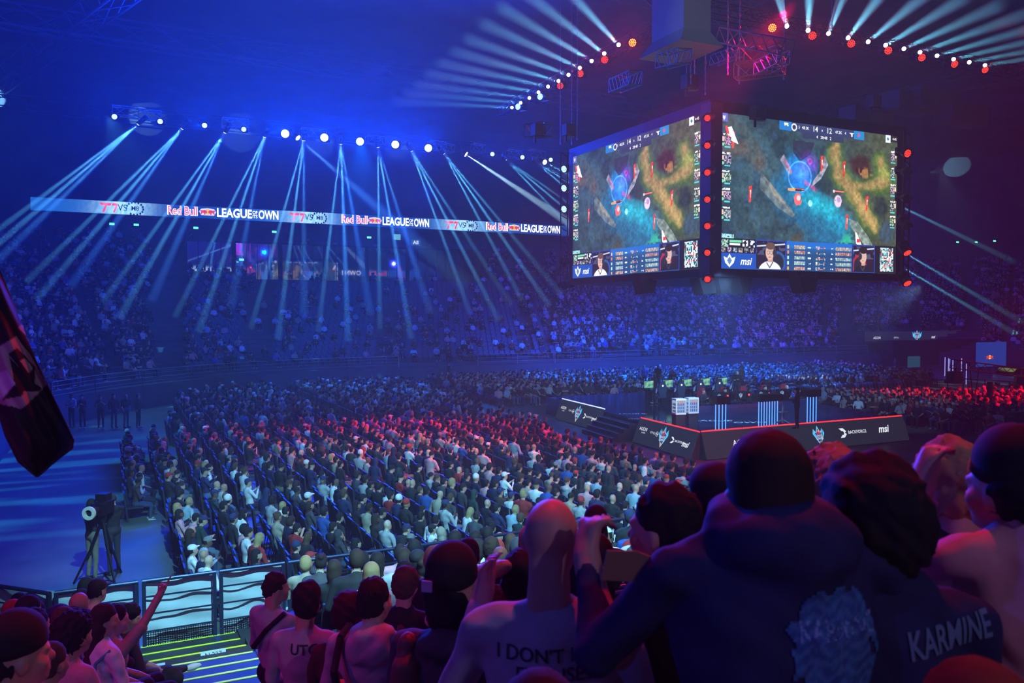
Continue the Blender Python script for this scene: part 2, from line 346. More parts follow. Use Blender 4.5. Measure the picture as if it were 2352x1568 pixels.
def place_person(me,loc,yaw,seed,sc=1,top=None,skin=None,hair=None,legs=None,acc=None,name='person'):
    r=random.Random(seed); o=link(name,me); o.location=loc; o.rotation_euler=(0,0,yaw); o.scale=(sc,sc,sc)
    ti=r.randrange(len(MT)) if top is None else top; hi=r.choice([0,0,0,1,1,2,3,3,3,3,4,0]) if hair is None else hair; si=r.choice([0,0,1,1,4,2,3]) if skin is None else skin
    ai=r.choice([0,0,1,2,3,4]) if acc is None else acc; li=r.randrange(len(ML)) if legs is None else legs
    for s,m in enumerate([MSK[si],MT[ti],ML[li],MH[hi],MSH[r.randrange(2)],MA[ai]]):
        o.material_slots[s].link='OBJECT'; o.material_slots[s].material=m
    return o,TOPS[ti][0],HAIRC[hi][0],ACCC[ai][0]
# low-detail bodies for the uncountable crowd, one merged mesh
def lowvar(h,infl,n,stand=False):
    out=[]
    for i in range(n):
        P=xf(var_prims(i+40,stand),lean=random.Random(i).uniform(-.15,.15))
        out.append(surf(P,h,infl))
    return out
def crowd(name,lists):
    """lists: [(variants,[(x,y,z,yaw,seed)])]"""
    VV=[];QQ=[];CC=[];n=0
    SKa=np.array(SKINS);Ta=np.array([c for _,c in TOPS]);La=np.array(LEGS);Ha=np.array([c for _,c in HAIRC]);Sa=np.array(SHOEC);Aa=np.array([c for _,c in ACCC])
    for vs,pl in lists:
        for (x,y,z,yaw,seed) in pl:
            r=random.Random(seed); V,Q,K=vs[r.randrange(len(vs))]; c,s=math.cos(yaw),math.sin(yaw); sc=r.uniform(.93,1.06)
            W=np.empty_like(V); W[:,0]=(V[:,0]*c-V[:,1]*s)*sc+x; W[:,1]=(V[:,0]*s+V[:,1]*c)*sc+y; W[:,2]=V[:,2]*sc+z
            pal=np.stack([SKa[r.choice([0,0,1,1,4,2,3])],Ta[r.randrange(len(Ta))],La[r.randrange(len(La))],Ha[r.choice([0,0,0,1,1,2,3,3,3,3,4,0])],Sa[r.randrange(2)],Aa[r.choice([0,0,1,2,3,4])]])
            VV.append(W);QQ.append(Q+n);CC.append(pal[K]);n+=len(V)
    me=fmesh(name,np.concatenate(VV),np.concatenate(QQ),[cmat('crowd_clothes')],None,np.concatenate(CC))
    return link(name,me)
# ================================================================ THE SETTING
def struct(mb,name,m,smooth=False): o=mb.build(name,m,smooth=smooth); o['kind']='structure'; return o
b=MB(); b.box((-60,-24,-.4),(130,125,0)); struct(b,'floor',M_floor)
b=MB(); b.box((-60,-24,31),(130,125,32)); struct(b,'ceiling',M_ceil)
b=MB(); b.box((-60,-24,0),(130,-23,31)); struct(b,'wall_near',M_wall)
b=MB(); b.box((-60,112,0),(130,113,31)); struct(b,'wall_far',M_wall)
b=MB(); b.box((-60,-23,0),(-59,112,31)); struct(b,'wall_left',M_wall)
b=MB(); b.box((129,-23,0),(130,112,31)); struct(b,'wall_right',M_wall)
# bowl path with outward normals
RB=27.0; path=[]
for u in (14,22,30,36): path.append(((-4.5,u),(-1,0)))
for i in range(19):
    a=math.pi-math.pi/2*i/18; path.append(((22.5+RB*math.cos(a),41.5+RB*math.sin(a)),(math.cos(a),math.sin(a))))
for v in (30,38,46,54,62,70,78): path.append(((v,68.5),(0,1)))
for i in range(19):
    a=math.pi/2-math.pi/2*i/18; path.append(((80+RB*math.cos(a),41.5+RB*math.sin(a)),(math.cos(a),math.sin(a))))
path.append(((107,20),(1,0)))
NR=36; RD=.85; RZ=.357; ZF=1.5
b=MB()
prof=[(0,0),(0,ZF)]
for j in range(NR): prof+=[(j*RD+.0 if j else 0.0,ZF+RZ*j),((j+1)*RD,ZF+RZ*j)]
prof+=[(NR*RD,ZF+RZ*NR+1.2),(NR*RD+4,ZF+RZ*NR+1.2),(NR*RD+4,31)]
pp=[prof[0]]
for q in prof[1:]:
    if q!=pp[-1]: pp.append(q)
for (p,n) in path:
    for s,z in pp: b.v.append((p[0]+n[0]*s,p[1]+n[1]*s,z))
L=len(pp)
for i in range(len(path)-1):
    for j in range(L-1): a=i*L+j; b.f.append((a+L,a,a+1,a+L+1)); b.mi.append(0)
struct(b,'floor_far_terrace',M_stand)
def along(step,off):
    """points every step metres along the bowl path pushed out by off"""
    P=[Vector((p[0]+n[0]*off,p[1]+n[1]*off)) for p,n in path]; out=[]; carry=0
    for i in range(len(P)-1):
        d=(P[i+1]-P[i]); l=d.length
        if l<1e-6: continue
        t=carry
        while t<l:
            k=t/l; n=Vector(path[i][1]).lerp(Vector(path[i+1][1]),k).normalized(); q=P[i]+d*k; out.append((q.x,q.y,math.atan2(n.x,-n.y))) ; t+=step
        carry=t-l
    return out
def proj(p):
    d=Vector(p)-C0; f=Vector((math.sin(-YAW),math.cos(-YAW),0)); r=Vector((math.cos(-YAW),-math.sin(-YAW),0)); D=d.dot(f); X=d.dot(r); Z=d.z
    c,s=math.cos(PIT),math.sin(PIT); Dy=D*c-Z*s; Zy=D*s+Z*c
    if Dy<=.1: return None
    return 1176+F*X/Dy,784-F*Zy/Dy,Dy
# aisle stairs and dark tunnel mouths of the far terrace
def terrace_z(j): return ZF+RZ*j
# near terrace on which the camera stands
def zrow(u): s=max(13.6-u,0); return 1+.175*s+.01*s*s
NU=[13.6-.85*k for k in range(0,25)]
b=MB()
for k in range(24):
    z=zrow(NU[k+1]+.0); b.box((-40,NU[k+1],0),(.3,NU[k],z)); b.box((1.75,NU[k+1],0),(75,NU[k],z))
b.box((-40,-24,0),(75,NU[24],zrow(NU[24])))
struct(b,'floor_near_terrace',M_step)
b=MB(); nb=[]
u=13.6; k=0
while u>3:
    z=zrow(u-.62); b.box((.3,u-.62,0),(1.75,u,z)); nb.append((u,z)); u-=.62
struct(b,'floor_aisle_steps',M_step)
for i,(u,z) in enumerate(nb[:16]):
    b=MB(); b.box((.34,u-.035,z-.012),(1.71,u+.004,z+.006)); o=b.build('step_nosing',M_yel)
    tag(o,['lowest','second','third','fourth','fifth','sixth'][i]+' yellow edge strip on the aisle steps, counted up from the gate' if i<6 else 'yellow edge strip on an upper aisle step','step edge','yellow nosings of the aisle steps')
for (x,y,s) in((490,1494,'N 227'),(348,1538,'N 226'),(336,1560,'N 225')):
    p=atz(x,y,zrow(12)+.1); mw=Matrix.Translation((p.x,min(p.y,13.1),zrow(p.y-.2)+.05))@Matrix.Rotation(math.radians(60),4,'X')
    b=MB(); b.box((-.17,-.06,-.004),(.17,.06,.004)); o=b.build('row_plate',mat('plate_paper',(.4,.4,.45),.7)); o.matrix_local=mw
    tag(o,{'N 227':'topmost pale','N 226':'middle pale','N 225':'lowest pale'}[s]+' row number plate on the aisle steps','plate','row plates on the steps'); text(s,.09,M_black,o,Matrix.Translation((0,0,.006)),bold=.02)
# ---------------------------------------------------------------- stage
ZS=1.05
def lerp2(a,b,t): return Vector(a)*(1-t)+Vector(b)*t
SF=(22.35,27.7); SR=(34.6,27.7); BR=(39.2,44.5); BL=(24.1,44.5)
b=MB(); b.prism([(*SF,0),(*SR,0),(*BR,0),(*BL,0)],(0,0,ZS))
o=b.build('stage',[noisy('stage_gloss',(.006,.012,.03),(.015,.03,.06),1.2,.10)]); tag(o,'glossy black square stage in the middle of the arena floor','stage')
STG=o
b=MB(); b.prism([(SR[0]+.02,27.9,0),(40.6,44,0),(39.25,44.5,0)][::1],(0,0,.6)); o=b.build('stage_apron',noisy('apron_carpet',(.02,.02,.025),(.04,.04,.05),6)); tag(o,'low dark carpeted ledge along the right side of the stage','stage ledge')
for (x,y,s,sz) in((1525,968,'RedBull',.5),(1452,950,'LEAGUE',.4),(1460,962,'OWN',.3),(1720,970,'OWN',.6),(1628,966,'LEAGUE',.6)):
    p=atz(x,y,ZS); text(s,sz,mat('floor_print',(.6,.62,.66),.4),STG,Matrix.Translation((p.x,p.y,ZS+.006))@Matrix.Rotation(math.radians(-26),4,'Z'),name='floor_lettering',bold=.03,shear=.3)
Mtxt=emat('sign_white',(.9,.95,1),.9); Mtred=emat('sign_red',(1,.06,.05),.9); Mtblue=emat('sign_blue',(.02,.25,.9),1); Mtcy=emat('sign_cyan',(.1,.6,1),1.1); Mtyel=emat('sign_yellow',(1,.65,.05),1)
Mtorg=emat('sign_orange',(1,.25,.02),1.2)
def bull_logo(parent,mw,h,name='bull_emblem',outline=None):
    """two red charging bulls before a yellow disc"""
    P=[]
    if outline is not None: P.append((2,[(-1.2,.1),(-.9,.5),(0,.62),(.9,.5),(1.2,.1),(.9,-.45),(-.9,-.45)]))
    P.append((1,[(.42*math.cos(t),.42*math.sin(t)+.05) for t in [2*math.pi*i/18 for i in range(18)]]))
    bl=[(-.05,.05),(-.2,.28),(-.45,.34),(-.7,.26),(-.95,.30),(-1.12,.12),(-.92,.12),(-.95,-.18),(-1.1,-.38),(-.86,-.3),(-.72,-.08),(-.5,-.14),(-.52,-.38),(-.36,-.36),(-.3,-.12),(-.16,-.16)]
    P.append((0,bl)); P.append((0,[(-x,y) for x,y in bl][::-1]))
    return flats([(k,[(x*h,y*h) for x,y in p]) for k,p in P],[Mtred,Mtyel,Mtxt],parent,mw,name)
def crest(parent,mw,h,wings=False):
    """League of its Own crest: faceted blue shield, bulls, lettering, flame"""
    P=[(1,[(0,-1),(.42,-.35),(.62,.75),(.3,.35),(0,1),(-.3,.35),(-.62,.75),(-.42,-.35)]),(0,[(0,-.82),(.33,-.3),(.45,.3),(.22,.3),(0,.75),(-.22,.3),(-.45,.3),(-.33,-.3)]),(1,[(.46,-.3),(.78,.2),(.66,.6),(.56,.1)]),(1,[(-.46,-.3),(-.56,.1),(-.66,.6),(-.78,.2)]),
       (2,[(0,-1),(.13,-.66),(0,-.5),(-.13,-.66)])]
    if wings: P+=[(1,[(.5,-.5),(1.05,-.1),(1.15,.7),(.7,.2)]),(1,[(-.5,-.5),(-.7,.2),(-1.15,.7),(-1.05,-.1)])]
    o=flats([(k,[(x*h,y*h) for x,y in p]) for k,p in P],[emat('crest_navy',(.01,.04,.22),.8),Mtcy,Mtorg],parent,mw,'crest')
    up=Matrix.Translation((0,0,.03))
    bull_logo(o,up@Matrix.Translation((0,.42*h,0)),.26*h); text('RedBull',.2*h,Mtred,o,up@Matrix.Translation((0,.2*h,0)),bold=.03)
    text('LEAGUE',.3*h,Mtxt,o,up@Matrix.Translation((0,-.03*h,0)),bold=.03,sx=.8); text('OWN',.34*h,Mtxt,o,up@Matrix.Translation((0,-.32*h,0)),bold=.03)
    return o
def sign(name,label,BLp,BRp,TLp,items,barmat,bars):
    BLp,BRp,TLp=map(Vector,(BLp,BRp,TLp)); X=BRp-BLp; Y=TLp-BLp; w=X.length; h=Y.length; mw=frame_m(BLp,X,Y); n=X.cross(Y).normalized()
    root=empty(name,tuple(BLp)); root.matrix_local=mw; tag(root,label,'led sign')
    b=MB(); b.box((0,0,-.06),(w,h,0)); b.build('display',emat('sign_ground',(.012,.018,.026),1),root)
    for x_ in (0,w-.02): b=MB(); b.prism([(x_,0,-.06),(x_,h,-.06),(x_,h,-.1),(x_,0,-.5)],(.02,0,0)); b.build('side_panel',M_dark,root)
    if bars:
        for i in range(bars):
            b=MB(); a=w*i/bars+.05; c=w*(i+1)/bars-.05; b.box((a,h,-.1),(c,h+.06,-.0)); b.build('light_strip',barmat,root)
    for it in items:
        fx,fy,kind,sz=it[:4]; m=Matrix.Translation((fx*w,fy*h,.012))
        if kind=='crest': crest(root,m,sz)
        elif kind=='msi': text('msi',sz,Mtxt,root,m,bold=.06,shear=.35)
        elif kind=='agon': text('AGON',sz,Mtxt,root,m,bold=.02); text('by AOC',sz*.4,Mtxt,root,m@Matrix.Translation((sz*.4,-sz*.7,0)),bold=.02)
        elif kind=='opel':
            text('OPEL',sz,Mtxt,root,m,bold=.005,space=1.5)
            b=MB(); c=(sz*2.6,0); N=20
            for i in range(N):
                a0=2*math.pi*i/N;a1=2*math.pi*(i+1)/N; b.poly([(c[0]+sz*.75*math.cos(a0),sz*.75*math.sin(a0),0),(c[0]+sz*.75*math.cos(a1),sz*.75*math.sin(a1),0),(c[0]+sz*.62*math.cos(a1),sz*.62*math.sin(a1),0),(c[0]+sz*.62*math.cos(a0),sz*.62*math.sin(a0),0)])
            b.poly([(c[0]-sz*1.05,.04*sz,.002),(c[0]+.1*sz,.16*sz,.002),(c[0]+1.05*sz,-.04*sz,.002),(c[0]-.1*sz,-.16*sz,.002)]); o=b.build('bolt_emblem',Mtxt,root); o.matrix_local=m
        elif kind=='back':
            o=flats([(0,[(-.5,.5),(.1,.5),(.5,.15),(.25,0),(.5,-.15),(.1,-.5),(-.5,-.5),(-.15,-.2),(.05,-.2),(.15,0),(.05,.2),(-.15,.2)])],[Mtxt],root,m@Matrix.Scale(sz*1.3,4),'arrow_emblem')
            text('BACKFORCE',sz*.62,Mtxt,root,m@Matrix.Translation((sz*.95,0,0)),bold=.02,align='LEFT')
    return root
def outw(p,n,d): return (p[0]+n[0]*d,p[1]+n[1]*d)
Mbar_r=emat('strip_red',(1,.03,.03),1.6); Mbar_w=emat('strip_white',(.35,.45,1),2.2)
lean=.42
IT=[(.13,.60,'agon',.24),(.31,.55,'opel',.15),(.50,.5,'crest',.5),(.66,.48,'back',.22),(.87,.45,'msi',.36)]
def leftpt(t): return lerp2(SF,BL,t)
nl=Vector((SF[1]-BL[1],-(SF[0]-BL[0]))).normalized()
if nl.x>0: nl=-nl
def sidesign(name,label,t0,t1,bm,nb):
    A=leftpt(t1); B=leftpt(t0)  # seen from outside left edge is the far end
    sign(name,label,(A.x+nl.x*lean,A.y+nl.y*lean,.06),(B.x+nl.x*lean,B.y+nl.y*lean,.06),(A.x,A.y,ZS+.12),IT,bm,nb)
sidesign('stage_led_sign','dark sponsor led sign with red light strips left of the stage corner',.0,.30,Mbar_r,5)
sidesign('stage_led_sign','dark sponsor led sign with white light strips behind the stage stairs',.53,.86,Mbar_w,4)
sign('stage_led_sign','long dark sponsor led sign with red strips on the stage front',(22.5,27.7-lean,.06),(34.9,27.7-lean,.06),(22.5,27.68,ZS+.12),[(.165,.5,'agon',.34),(.32,.5,'opel',.22),(.53,.5,'crest',.46),(.655,.52,'back',.34),(.87,.54,'msi',.5)],Mbar_r,11)
# stage stairs
root=empty('stage_stairs',(*leftpt(.31),0)); tag(root,'black stage stairs between the two left hand signs','stairs'); root.location=(0,0,0)
for i in range(4):
    A=leftpt(.315);B=leftpt(.52); off=.15+.3*(3-i); b=MB(); z=ZS*(i+1)/5
    b.prism([(A.x+nl.x*(off+.3),A.y+nl.y*(off+.3),0),(B.x+nl.x*(off+.3),B.y+nl.y*(off+.3),0),(B.x+nl.x*.0,B.y,0),(A.x,A.y,0)][::-1],(0,0,z)); st=b.build('step',M_dark,root)
    b=MB(); e=nl*(off+.3); b.tube((A.x+e.x,A.y+e.y,z+.01),(B.x+e.x,B.y+e.y,z+.01),.02,n=4); b.build('step_edge',mat('steel_edge',(.5,.52,.55),.4,.5),st)
# ---------------------------------------------------------------- ribbon board
UR=85.0
def ribbon(UR,va,vb,z0,z1,label,flip=False,reps=None):
    nx,ny=420,6; w=vb-va; root=empty('led_ribbon_board',(va,UR,z0)); tag(root,label,'led ribbon')
    xs=np.linspace(0,w,nx); V=[];
    hh=z1-z0; gx,gz=np.meshgrid(xs,np.linspace(0,hh,ny),indexing='ij'); V=np.stack([gx,np.zeros_like(gx),gz],-1).reshape(-1,3)
    idx=np.arange(nx*ny).reshape(nx,ny); Q=np.stack([idx[:-1,:-1],idx[1:,:-1],idx[1:,1:],idx[:-1,1:]],-1).reshape(-1,4)
    g=np.zeros((nx,ny)); pos=reps
    for c in pos: g=np.maximum(g,np.exp(-((gx-c)/2.3)**2))
    t=.5+.5*np.sin(gx*.31+1)
    rr=np.random.RandomState(1).rand(nx,ny)
    base=np.stack([.004+.01*t,.05+.09*t,.30+.22*t],-1)*(1-g[...,None])+np.stack([.18+.4*rr,.6+.3*rr,.9+.1*rr],-1)*g[...,None]*1.2
    me=fmesh('display',V,Q,[cmat('ribbon_pixels',1.0)],None,base.reshape(-1,3),False); o=link('display',me,root)
    b=MB(); b.box((-.1,.03,-.1),(w+.1,.4,hh+.1)); b.build('housing',M_dark,root)
    return root
va=atu(70,467,UR).x; vb=atu(1420,530,UR).x
def zc(x,y): return atu(x,y,UR)
def rx(px): return atu(px,500,UR).x-va
zr0=atu(70,482,UR).z; zr1=atu(70,452,UR).z
RBN=ribbon(UR,va,vb,zr0,zr1,'long blue led ribbon with event logos across the far balcony',False,[rx(285),rx(712),rx(1063)])
hR=zr1-zr0
def rtext(s,px0,px1,m,size,bold=.04,shear=0,dz=0,sx=None,name='lettering'):
    o=text(s,size,m,RBN,Matrix.Translation((0,0,0)),name=name,bold=bold,shear=shear); xs_=[v.co.x for v in o.data.vertices]
    w=(max(xs_)-min(xs_)) or 1; W=rx(px1)-rx(px0); o.matrix_local=Matrix.Translation(((rx(px0)+rx(px1))/2,-.05,hR/2+dz))@Matrix.Rotation(math.pi/2,4,'X')@Matrix.Diagonal((W/w,1,1,1)); return o
Mrw=emat('ribbon_white',(1,1,1),1.9); Mrr=emat('ribbon_red',(1,.05,.08),1.4); Mrn=emat('ribbon_ink',(.0,.02,.08),1)
RXm=Matrix.Rotation(math.pi/2,4,'X')
for (a,b_,c,d,e,f,g) in ((386,452,458,496,498,578,1),(786,842,845,876,878,938,2),(1118,1164,1167,1194,1196,1246,3)):
    rtext('Red Bull',a-2,b_+2,Mrw,hR*1.0,.09); o=rtext('Red Bull',a,b_,Mrr,hR*1.0,.01); o.location.y=-.09
    bull_logo(RBN,Matrix.Translation(((rx(c)+rx(d))/2,-.05,hR*.5))@RXm,(rx(d)-rx(c))/2.3,outline=1)
    rtext('LEAGUE',e,f,Mrw,hR*1.0,.06); w_=f-e
    rtext('OF',f+2,f+2+w_*.14,Mrw,hR*.4,.03,dz=hR*.17); rtext('ITS',f+2,f+2+w_*.14,Mrw,hR*.4,.03,dz=-hR*.17); rtext('OWN',f+4+w_*.15,f+4+w_*.72,Mrw,hR*1.0,.06)
for c in (285,712,1063):
    k=(1.0 if c<500 else .85 if c<900 else .75)
    flats([(0,[(-1,.45),(.2,.45),(.1,.2),(-.25,.2),(-.5,-.5),(-.7,-.5),(-.42,.2),(-.75,.2)]),(0,[(.3,.45),(.85,.45),(.5,-.5),(.3,-.5),(.58,.2),(.2,.2)])],[Mrr],RBN,Matrix.Translation((rx(c-33*k),-.06,hR*.5))@RXm@Matrix.Scale(hR*.75,4),'team_emblem')
    rtext('VS',c-14*k,c+7*k,Mrn,hR*.75,.0); rtext('M8',c+17*k,c+34*k,Mrn,hR*.5,.03)
    b=MB()
    for i in range(14):
        a=math.radians(-60+300*i/13-90+30); x,z=.62*hR*math.cos(a),.5*hR*math.sin(a); b.ball((x,-.02,z),.07*hR,6,4,(1,.3,1.4))
    o=b.build('laurel_emblem',Mrn,RBN); o.location=(rx(c+25*k),-.05,hR/2)
# opposite ribbon behind the camera, mirrored in the glass boxes
UO=-20.0
RB2=ribbon(UO,-20,70,15.2,16.9,'led ribbon on the near balcony mirrored in the far glass boxes',True,[5,38])
for x in (-8,20,50):
    text('OWN LEAGUE',1.5,Mrw,RB2,Matrix.Translation((x+20,.1,.8))@Matrix.Rotation(math.pi,4,'Z')@RXm,bold=.04); text('Red Bull',1.5,Mrr,RB2,Matrix.Translation((x+29,.1,.8))@Matrix.Rotation(math.pi,4,'Z')@RXm,bold=.04)
RB2.children[0].location=(0,.05,0); RB2.children[1].location=(0,-.45,0)
for ch in list(RB2.children)[:1]: ch.location=(0,.06,0)
# glass fronted boxes
Mgl=mat('box_glass',(.32,.34,.4),.02,1)
x0=atu(425,600,88).x; x1=atu(1110,600,88).x; n=7
for i in range(n):
    a=x0+(x1-x0)*i/n+.15; c=x0+(x1-x0)*(i+1)/n-.15
    root=empty('glass_box',(a,88,9.6)); tag(root,['leftmost','second','third','fourth','fifth','sixth','rightmost'][i]+' glass fronted hospitality box below the led ribbon'+('' if i in(0,6) else ', counted from the left'),'glass box')
    b=MB(); b.box((0,0.06,0),(c-a,3,4.0)); b.build('shell',M_dark,root)
    b=MB(); b.box((.08,0,.15),(c-a-.08,.05,3.8)); b.build('window',Mgl,root)
    b=MB()
    for t in (.25,.5,.75): b.box(((c-a)*t-.03,-.02,.1),((c-a)*t+.03,.0,3.9))
    b.build('mullion',M_black,root)
for i,(x,y,w,h) in enumerate([(913,544,14,12),(955,557,20,12)]):
    p=atu(x,y,87.5); sc=p.y/F
    b=MB(); b.box((-w/2*sc*1.1,0,-h/2*sc*1.1),(w/2*sc*1.1,.1,h/2*sc*1.1)); o=b.build('wall_monitor',emat('monitor_'+str(i),[(.15,.5,.6),(.02,.08,.2)][i],.9),loc=p); tag(o,['small bright pale wall screen below the ribbon','small dark wall screen with white bars below the ribbon'][i],'screen')
    if i==1: text('AII',.55,Mtxt,o,Matrix.Translation((0,-.02,0))@RXm,bold=.06)
for i,(x,y) in enumerate([(257,514),(313,516),(450,523),(630,532),(848,545),(555,596),(563,682),(2200,556),(2243,556),(2285,553)]):
    p=atu(x,y,86) if x<1300 else atd(x,y,112); b=MB(); b.box((-.22,0,-.1),(.22,.08,.1)); o=b.build('exit_light',emat('exit_green',(.15,1,.55),1.6),loc=p)
    tag(o,'tiny green exit light '+['under the ribbon, first from left','under the ribbon, second from left','under the ribbon, third from left','under the ribbon, fourth from left','under the ribbon, fifth from left','beside the glass boxes','below the glass boxes','far right, first of three','far right, second of three','far right, third of three'][i],'exit light')
# entrance sign on the right and dark entrance portal
p0=atu(1990,786,69.5); p1=atu(2212,790,69.5)
root=empty('portal_led_sign',(p0.x,p0.y,p0.z)); tag(root,'long dark sponsor sign above the far entrance portal','led sign'); W_=p1.x-p0.x; H_=1.25
b=MB(); b.box((0,0,0),(W_,.25,H_)); b.build('display',emat('portal_ground',(.012,.014,.05),1),root)
m0=lambda fx,fy: Matrix.Translation((fx*W_,-.03,fy*H_))@RXm
text('AGON',.42,Mtxt,root,m0(.1,.4),bold=.02); text('OPEL',.28,Mtxt,root,m0(.29,.4),space=1.5); crest(root,m0(.5,.55),.72,True); text('msi',.5,Mtxt,root,m0(.67,.4),bold=.05,shear=.35); text('BACKFORCE',.26,Mtxt,root,m0(.88,.4),bold=.02)
b=MB(); b.cur=0; b.box((p0.x+1,66.5,0),(p1.x+2,68.9,3.0)); b.box((p0.x-.5,67.8,2.9),(p1.x+3,69.4,p0.z)); o=b.build('entrance_portal',M_dark); tag(o,'dark entrance portal block under the sponsor sign','portal')
# hand rails of the far terrace front
def railing(pts,h,name,label,posts=2.4,bars=3,m=None,r=.025,cat='railing'):
    root=empty(name,pts[0]); root.location=(0,0,0); tag(root,label,cat); m=m or M_rail
    b=MB()
    for a,c in zip(pts,pts[1:]): b.tube((a[0],a[1],a[2]+h),(c[0],c[1],c[2]+h),r*1.4,n=8)
    b.build('top_rail',m,root)
    b=MB()
    for a,c in zip(pts,pts[1:]):
        for i in range(1,bars+1): b.tube((a[0],a[1],a[2]+h*i/(bars+1)),(c[0],c[1],c[2]+h*i/(bars+1)),r*.7,n=6)
    b.build('rail_bar',m,root)
    for a,c in zip(pts,pts[1:]):
        d=Vector(c)-Vector(a); n=max(1,int(d.length/posts))
        for i in range(n+1):
            p=Vector(a)+d*i/n; b=MB(); b.box((p.x-r,p.y-r,p.z),(p.x+r,p.y+r,p.z+h)); b.build('post',m,root)
    return root
pts=[(path[i][0][0],path[i][0][1],ZF) for i in range(8,23,2)]
Mst=mat('rail_steel',(.35,.4,.45),.35,.7)
railing([(x*1.0,y,z) for x,y,z in pts],1.0,'terrace_railing','steel railing along the front of the left corner terrace',3,3,Mst,.02)
railing([(v,68.4,ZF) for v in (30,50,70,80)],1.0,'terrace_railing','steel railing along the front of the long far terrace',4,2,Mst,.02)
# ---------------------------------------------------------------- haze
b=MB(); b.box((-50,-22,.05),(126,111,30.8)); o=b.build('stage_haze',volmat('haze_air',.0019,.1)); tag(o,'thin theatre haze filling the whole arena','haze',kind='stuff')
